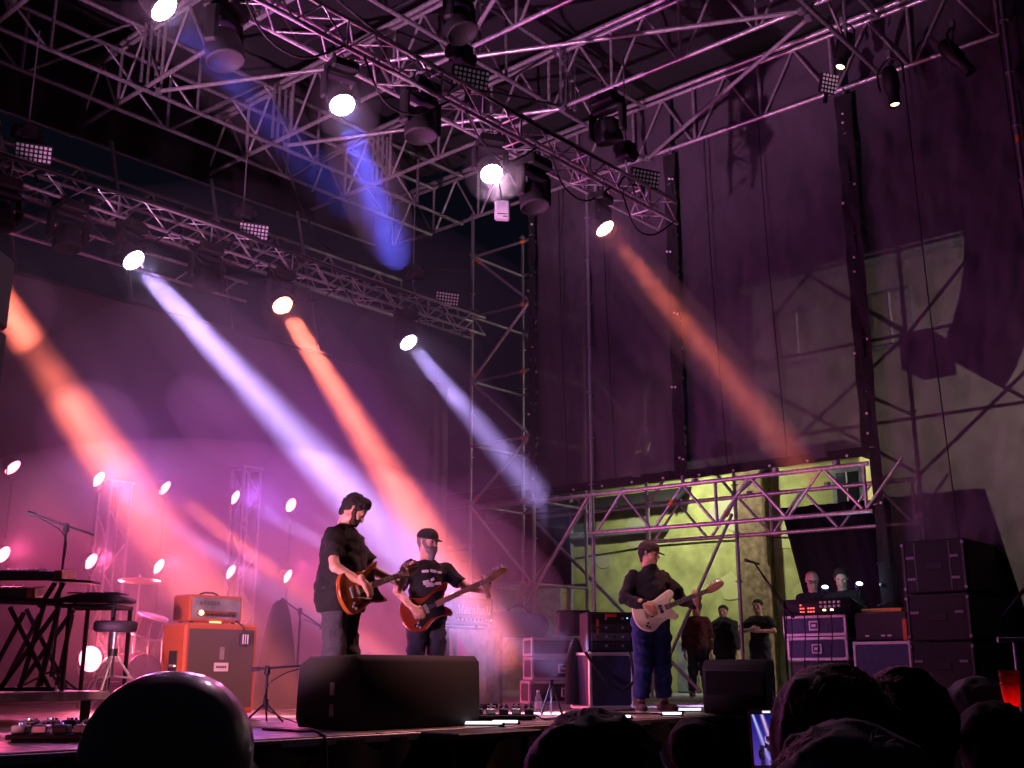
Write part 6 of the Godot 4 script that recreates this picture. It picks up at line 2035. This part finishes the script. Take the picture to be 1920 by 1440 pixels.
	bar(rp, "spare_tube", Vector3(0.1, 6.0, 0.05), Vector3(0.06, 9.0, 0.06), 0.016, MATS.dull_tube)


func front() -> void:
	pass


# ------------------------------------------------------------------ the crowd in front of the camera
func onlooker(label: String, top: Vector3, yaw: float, w: float, hair: String, style: String, shirt: String, count: int, sd: int, tall := 0.0) -> Node3D:
	var o := thing("crowd_person", label, "person", Vector3(top.x, 0, top.z), deg_to_rad(yaw), "")
	var hy := top.y - 0.115 - tall
	var c := Vector3(0, hy, 0)
	var b := Basis.IDENTITY
	var st := begin()
	var f := Field.new(Vector3(-0.36, 0.0, -0.28), Vector3(0.36, hy - 0.05, 0.34), 0.032)
	f.bone(Vector3(0, 0.95, 0), Vector3(0, hy - 0.38, 0), 0.14, 0.15, 0.05, Vector3.BACK, 1.3)
	f.bone(Vector3(-0.12, hy - 0.28, 0), Vector3(0.12, hy - 0.28, 0), 0.09, 0.09, 0.05)
	f.bone(Vector3(0, hy - 0.3, -0.01), Vector3(0, hy - 0.12, -0.02), 0.075, 0.062, 0.04)
	for s in [-1.0, 1.0]:
		f.bone(Vector3(s * 0.19, hy - 0.27, 0), Vector3(s * 0.24, hy - 0.55, -0.02), 0.055, 0.048, 0.03)
		f.bone(Vector3(s * 0.24, hy - 0.55, -0.02), Vector3(s * 0.2, hy - 0.75, 0.12), 0.046, 0.036, 0.02)
		f.bone(Vector3(s * 0.1, 0.9, 0), Vector3(s * 0.11, 0.08, 0), 0.09, 0.05, 0.03)
		f.bone(Vector3(s * 0.11, 0.05, -0.03), Vector3(s * 0.11, 0.05, 0.14), 0.05, 0.045, 0.03)
	f.skin(st)
	add_head(st, c, b, Vector3(0, hy - 0.2, -0.02), 0.008, w)
	part(o, "body", done(st), MATS.scalp if style == "bald" else MATS.skin)
	var n := FastNoiseLite.new()
	n.seed = sd
	n.frequency = 6.0
	var sh := Field.new(Vector3(-0.42, 0.85, -0.3), Vector3(0.42, hy, 0.34), 0.026)
	sh.bone(Vector3(0, 0.95, 0), Vector3(0, hy - 0.38, 0), 0.175, 0.175, 0.05, Vector3.BACK, 1.25)
	sh.bone(Vector3(-0.13, hy - 0.28, 0), Vector3(0.13, hy - 0.28, 0), 0.105, 0.105, 0.05)
	sh.bone(Vector3(0, hy - 0.3, -0.01), Vector3(0, hy - 0.16, -0.02), 0.09, 0.08, 0.04, Vector3.ZERO, 1.0, true)
	for s in [-1.0, 1.0]:
		sh.bone(Vector3(s * 0.19, hy - 0.27, 0), Vector3(s * 0.24, hy - 0.5, -0.02), 0.078, 0.07, 0.03, Vector3.ZERO, 1.0, true)
	sh.rough(n, 0.018)
	part(o, "shirt", shaped(sh), MATS[shirt])
	var tr := Field.new(Vector3(-0.3, 0.05, -0.25), Vector3(0.3, 1.1, 0.3), 0.035)
	tr.bone(Vector3(-0.05, 0.93, 0), Vector3(0.05, 0.93, 0), 0.15, 0.15, 0.05)
	for s in [-1.0, 1.0]:
		tr.bone(Vector3(s * 0.1, 0.88, 0), Vector3(s * 0.11, 0.12, 0), 0.11, 0.075, 0.03)
	part(o, "trousers", shaped(tr), MATS.denim_dark)
	if style == "bald":
		return o
	var hf := Field.new(c - Vector3(0.22, 0.42, 0.22), c + Vector3(0.22, 0.25, 0.22), 0.011)
	var g: float = {"short": 0.014, "curly": 0.03, "long": 0.022}[style] as float
	hf.bone(c + Vector3(0, 0.036 + tall * 0.5, 0.0), c + Vector3(0, 0.034 + tall * 0.4, -0.037), (0.082 + g) * w, (0.084 + g) * w, 0.03)
	if style == "long":
		for s in [-1.0, 0.0, 1.0]:
			hf.bone(c + Vector3(s * 0.06, 0.0, -0.05 + absf(s) * 0.03), c + Vector3(s * 0.085, -0.30, -0.06 + absf(s) * 0.05), 0.055, 0.04, 0.04)
	else:
		hf.bone(c + Vector3(0, -0.02, -0.055), c + Vector3(0, -0.075, -0.05), 0.062 + g, 0.045 + g * 0.6, 0.03)
	var n2 := FastNoiseLite.new()
	n2.seed = sd + 3
	n2.frequency = 16.0 if style != "long" else 9.0
	hf.rough(n2, 0.019 if style == "curly" else 0.014, Vector3.ONE if style != "long" else Vector3(2.4, 0.4, 2.4))
	hf.trim(c + Vector3(0, 0.02, 0.035), Vector3(0, -0.62, 0.75) if style != "long" else Vector3(0, -0.25, 0.9))
	var hm := part(o, "hair", shaped(hf), MATS[hair])
	# loose strands
	var rg := RandomNumberGenerator.new()
	rg.seed = sd
	var ss := SurfaceTool.new()
	ss.begin(Mesh.PRIMITIVE_TRIANGLES)
	ss.set_smooth_group(0)
	for k in count:
		var a := rg.randf_range(-PI, PI)
		var e := rg.randf_range(-0.25, 1.5)
		var d := Vector3(cos(e) * cos(a), sin(e), cos(e) * sin(a))
		if d.z > 0.5 and d.y < 0.6:
			continue
		var r := (0.082 + g) * w
		var p := c + Vector3(0, 0.036 + tall * 0.5, -0.018) + d * Vector3(r, r, r * 1.15)
		if style == "long" and d.y < 0.1:
			p.y -= rg.randf() * 0.2
		var l := rg.randf_range(0.02, 0.045) * (0.8 if style == "short" else 1.5)
		var side := d.cross(Vector3(rg.randf_range(-1, 1), rg.randf_range(-1, 1), rg.randf_range(-1, 1))).normalized()
		var dir := (d * 0.42 + side * 0.9 + Vector3(0, -0.3 if style == "long" else 0.1, 0)).normalized()
		var ww := rg.randf_range(0.0009, 0.0019)
		var q := p - d * 0.012
		for m in 4:
			var q2 := q + dir * l / 4.0
			dir = (dir + side.cross(d) * rg.randf_range(0.3, 1.0) - d * (0.25 if style != "long" else 0.05) + Vector3(0, -0.12, 0)).normalized()
			var u := dir.cross(d).normalized() * ww * (1.0 - m * 0.2)
			var v := dir.cross(u).normalized() * ww * (1.0 - m * 0.2)
			for t in [[u, v], [v, -u], [-u - v, u]]:
				ss.add_vertex(q + t[0])
				ss.add_vertex(q2 + t[1] * 0.8)
				ss.add_vertex(q + t[1])
				ss.add_vertex(q + t[0])
				ss.add_vertex(q2 + t[0] * 0.8)
				ss.add_vertex(q2 + t[1] * 0.8)
			q = q2
	ss.generate_normals()
	var hs := part(hm, "strands", ss.commit(), MATS[hair.replace("hair", "strand")])
	hs.set_meta("kind", "stuff")
	return o


func crowd() -> void:
	var y := 131.0
	onlooker("spectator with a bald shaved head, large and dark at the lower left", Vector3(0.73, 1.815, -1.13), y + 6.0, 1.12, "hair_dark", "bald", "black_shirt", 0, 1)
	onlooker("spectator with tousled curly hair, in the middle of the front row", Vector3(1.62, 1.71, -1.22), y, 1.08, "hair_brown", "curly", "canvas", 2400, 2)
	onlooker("spectator with small dark round head, right of the curly-haired one and farther off", Vector3(3.75, 1.63, -2.36), y - 8.0, 1.0, "hair_dark", "short", "black_shirt", 160, 3)
	var lady := onlooker("spectator with long reddish-brown hair, next to the raised phone", Vector3(2.12, 1.80, -1.02), y - 4.0, 1.06, "hair_brown", "long", "canvas", 1300, 4)
	onlooker("spectator with short curly dark hair, right of the long-haired one", Vector3(2.38, 1.81, -0.98), y - 12.0, 0.84, "hair_dark", "curly", "black_shirt", 1500, 5)
	onlooker("spectator with close-cropped grey hair, behind the short curly dark head", Vector3(3.79, 1.78, -1.32), y - 5.0, 1.05, "hair_grey", "short", "canvas", 400, 6)
	onlooker("spectator with orange-lit ear, second from the right edge", Vector3(3.15, 1.725, -1.06), y - 24.0, 1.0, "hair_dark", "short", "black_shirt", 160, 7)
	onlooker("spectator with pale shirt and light hair, low under the long-haired one", Vector3(1.66, 1.70, -0.78), y, 1.1, "hair_grey", "curly", "shirt_pale", 1300, 8)
	onlooker("spectator in a pale top cut off by the right edge", Vector3(3.05, 1.70, -0.86), y, 1.0, "hair_grey", "short", "shirt_pale", 160, 9)
	# raised phone with the stage on its screen
	var pos := Vector3(2.33, 1.66, -1.275)
	var ph := thing("phone", "raised phone whose screen shows the lit stage", "phone", pos, deg_to_rad(FACE))
	ph.rotation.x = deg_to_rad(-8.0)
	box(ph, "case", Vector3(0, 0, 0), Vector3(0.078, 0.158, 0.010), MATS.red_paint, 0.006)
	var q := QuadMesh.new()
	q.size = Vector2(0.070, 0.150)
	part(ph, "screen", q, screen_material(), at(0, 0, 0.0062))
	var pl := AreaLight3D.new()
	pl.name = "screen_light"
	pl.area_size = Vector2(0.06, 0.12)
	pl.light_color = Color(0.6, 0.6, 1.0)
	pl.light_energy = 0.02
	pl.shadow_enabled = true
	pl.position = Vector3(0, 0, 0.02)
	pl.rotation.y = PI
	ph.add_child(pl)
	# the hand that holds it belongs to the long-haired spectator
	var st := begin()
	var inv := lady.transform.affine_inverse() * ph.transform
	var wr := inv * Vector3(0.03, -0.15, -0.02)
	add_hand(st, wr, inv.basis * Vector3(-0.1, 1, 0.0), inv.basis * Vector3(0.2, 0, -1), inv.basis * Vector3(1, 0.2, 0), 0.35, 0.007)
	var f := Field.new(wr.min(Vector3(0.2, 1.1, 0)) - Vector3.ONE * 0.15, wr.max(Vector3(0.2, 1.4, 0.1)) + Vector3.ONE * 0.15, 0.02)
	f.bone(Vector3(0.24, 1.16, 0.12), wr, 0.045, 0.03, 0.02)
	f.skin(st)
	part(lady, "raised_hand", done(st), MATS.skin)
	# orange cup held up at the right
	var cu := thing("cup", "orange translucent cup held up at the right edge", "cup", Vector3(3.53, 1.715, -1.13))
	cu.scale = Vector3.ONE * 0.8
	part(cu, "wall", lathe([[0.0, 0.004], [0.026, 0.004], [0.032, 0.06], [0.036, 0.13], [0.038, 0.132], [0.034, 0.13], [0.030, 0.06], [0.024, 0.008], [0.0, 0.008]], 20), MATS.orange_cup)
	for k in 2:
		part(cu, "rib", lathe([[0.0345, 0.08 + k * 0.03], [0.037, 0.083 + k * 0.03], [0.0355, 0.088 + k * 0.03]], 20), MATS.orange_cup)
	part(cu, "unseen_glow_light", lathe([[0.0, 0.01], [0.01, 0.012], [0.008, 0.04], [0.0, 0.045]], 10), MATS.led_orange)  # unseen glowing core, placed to light the cup from inside


func screen_material() -> StandardMaterial3D:
	var im := Image.create(140, 300, false, Image.FORMAT_RGB8)
	im.fill(Color(0.02, 0.02, 0.05))
	for yy in range(20, 235):
		for xx in 140:
			var t := (yy - 20) / 215.0
			var c := Color(0.06, 0.08, 0.42).lerp(Color(0.32, 0.22, 0.62), t)
			for b in [[8.0, 0.55, 9.0, Color(0.85, 0.85, 1.0)], [48.0, 0.5, 12.0, Color(1.0, 0.8, 0.9)], [104.0, 0.42, 7.0, Color(0.7, 0.75, 1.0)]]:
				var d := absf(xx - b[0] - (yy - 20) * b[1] * 0.55)
				c = c.lerp(b[3], clampf(1.0 - d / (b[2] + t * 8.0), 0.0, 1.0) * (0.95 - 0.5 * t))
			if yy > 140:
				for m in [[38.0, 10.0, 150.0], [82.0, 8.0, 165.0]]:
					if absf(xx - m[0]) < m[1] and yy > m[2]:
						c = Color(0.12, 0.08, 0.2)
			im.set_pixel(xx, yy, c)
	for q in [[32, 262, 13], [72, 262, 16], [112, 262, 11]]:
		for yy in range(-20, 21):
			for xx in range(-20, 21):
				if xx * xx + yy * yy < q[2] * q[2]:
					im.set_pixel(q[0] + xx, q[1] + yy, Color(0.8, 0.85, 0.9))
	im.fill_rect(Rect2i(50, 290, 40, 3), Color(0.9, 0.9, 0.9))
	im.fill_rect(Rect2i(52, 4, 36, 10), Color(0.9, 0.9, 0.95))
	var m := mat("phone_screen", Color(0.02, 0.02, 0.02), 0.2)
	m.emission_enabled = true
	m.emission = Color.BLACK
	m.emission_texture = ImageTexture.create_from_image(im)
	m.emission_energy_multiplier = 1.2
	return m
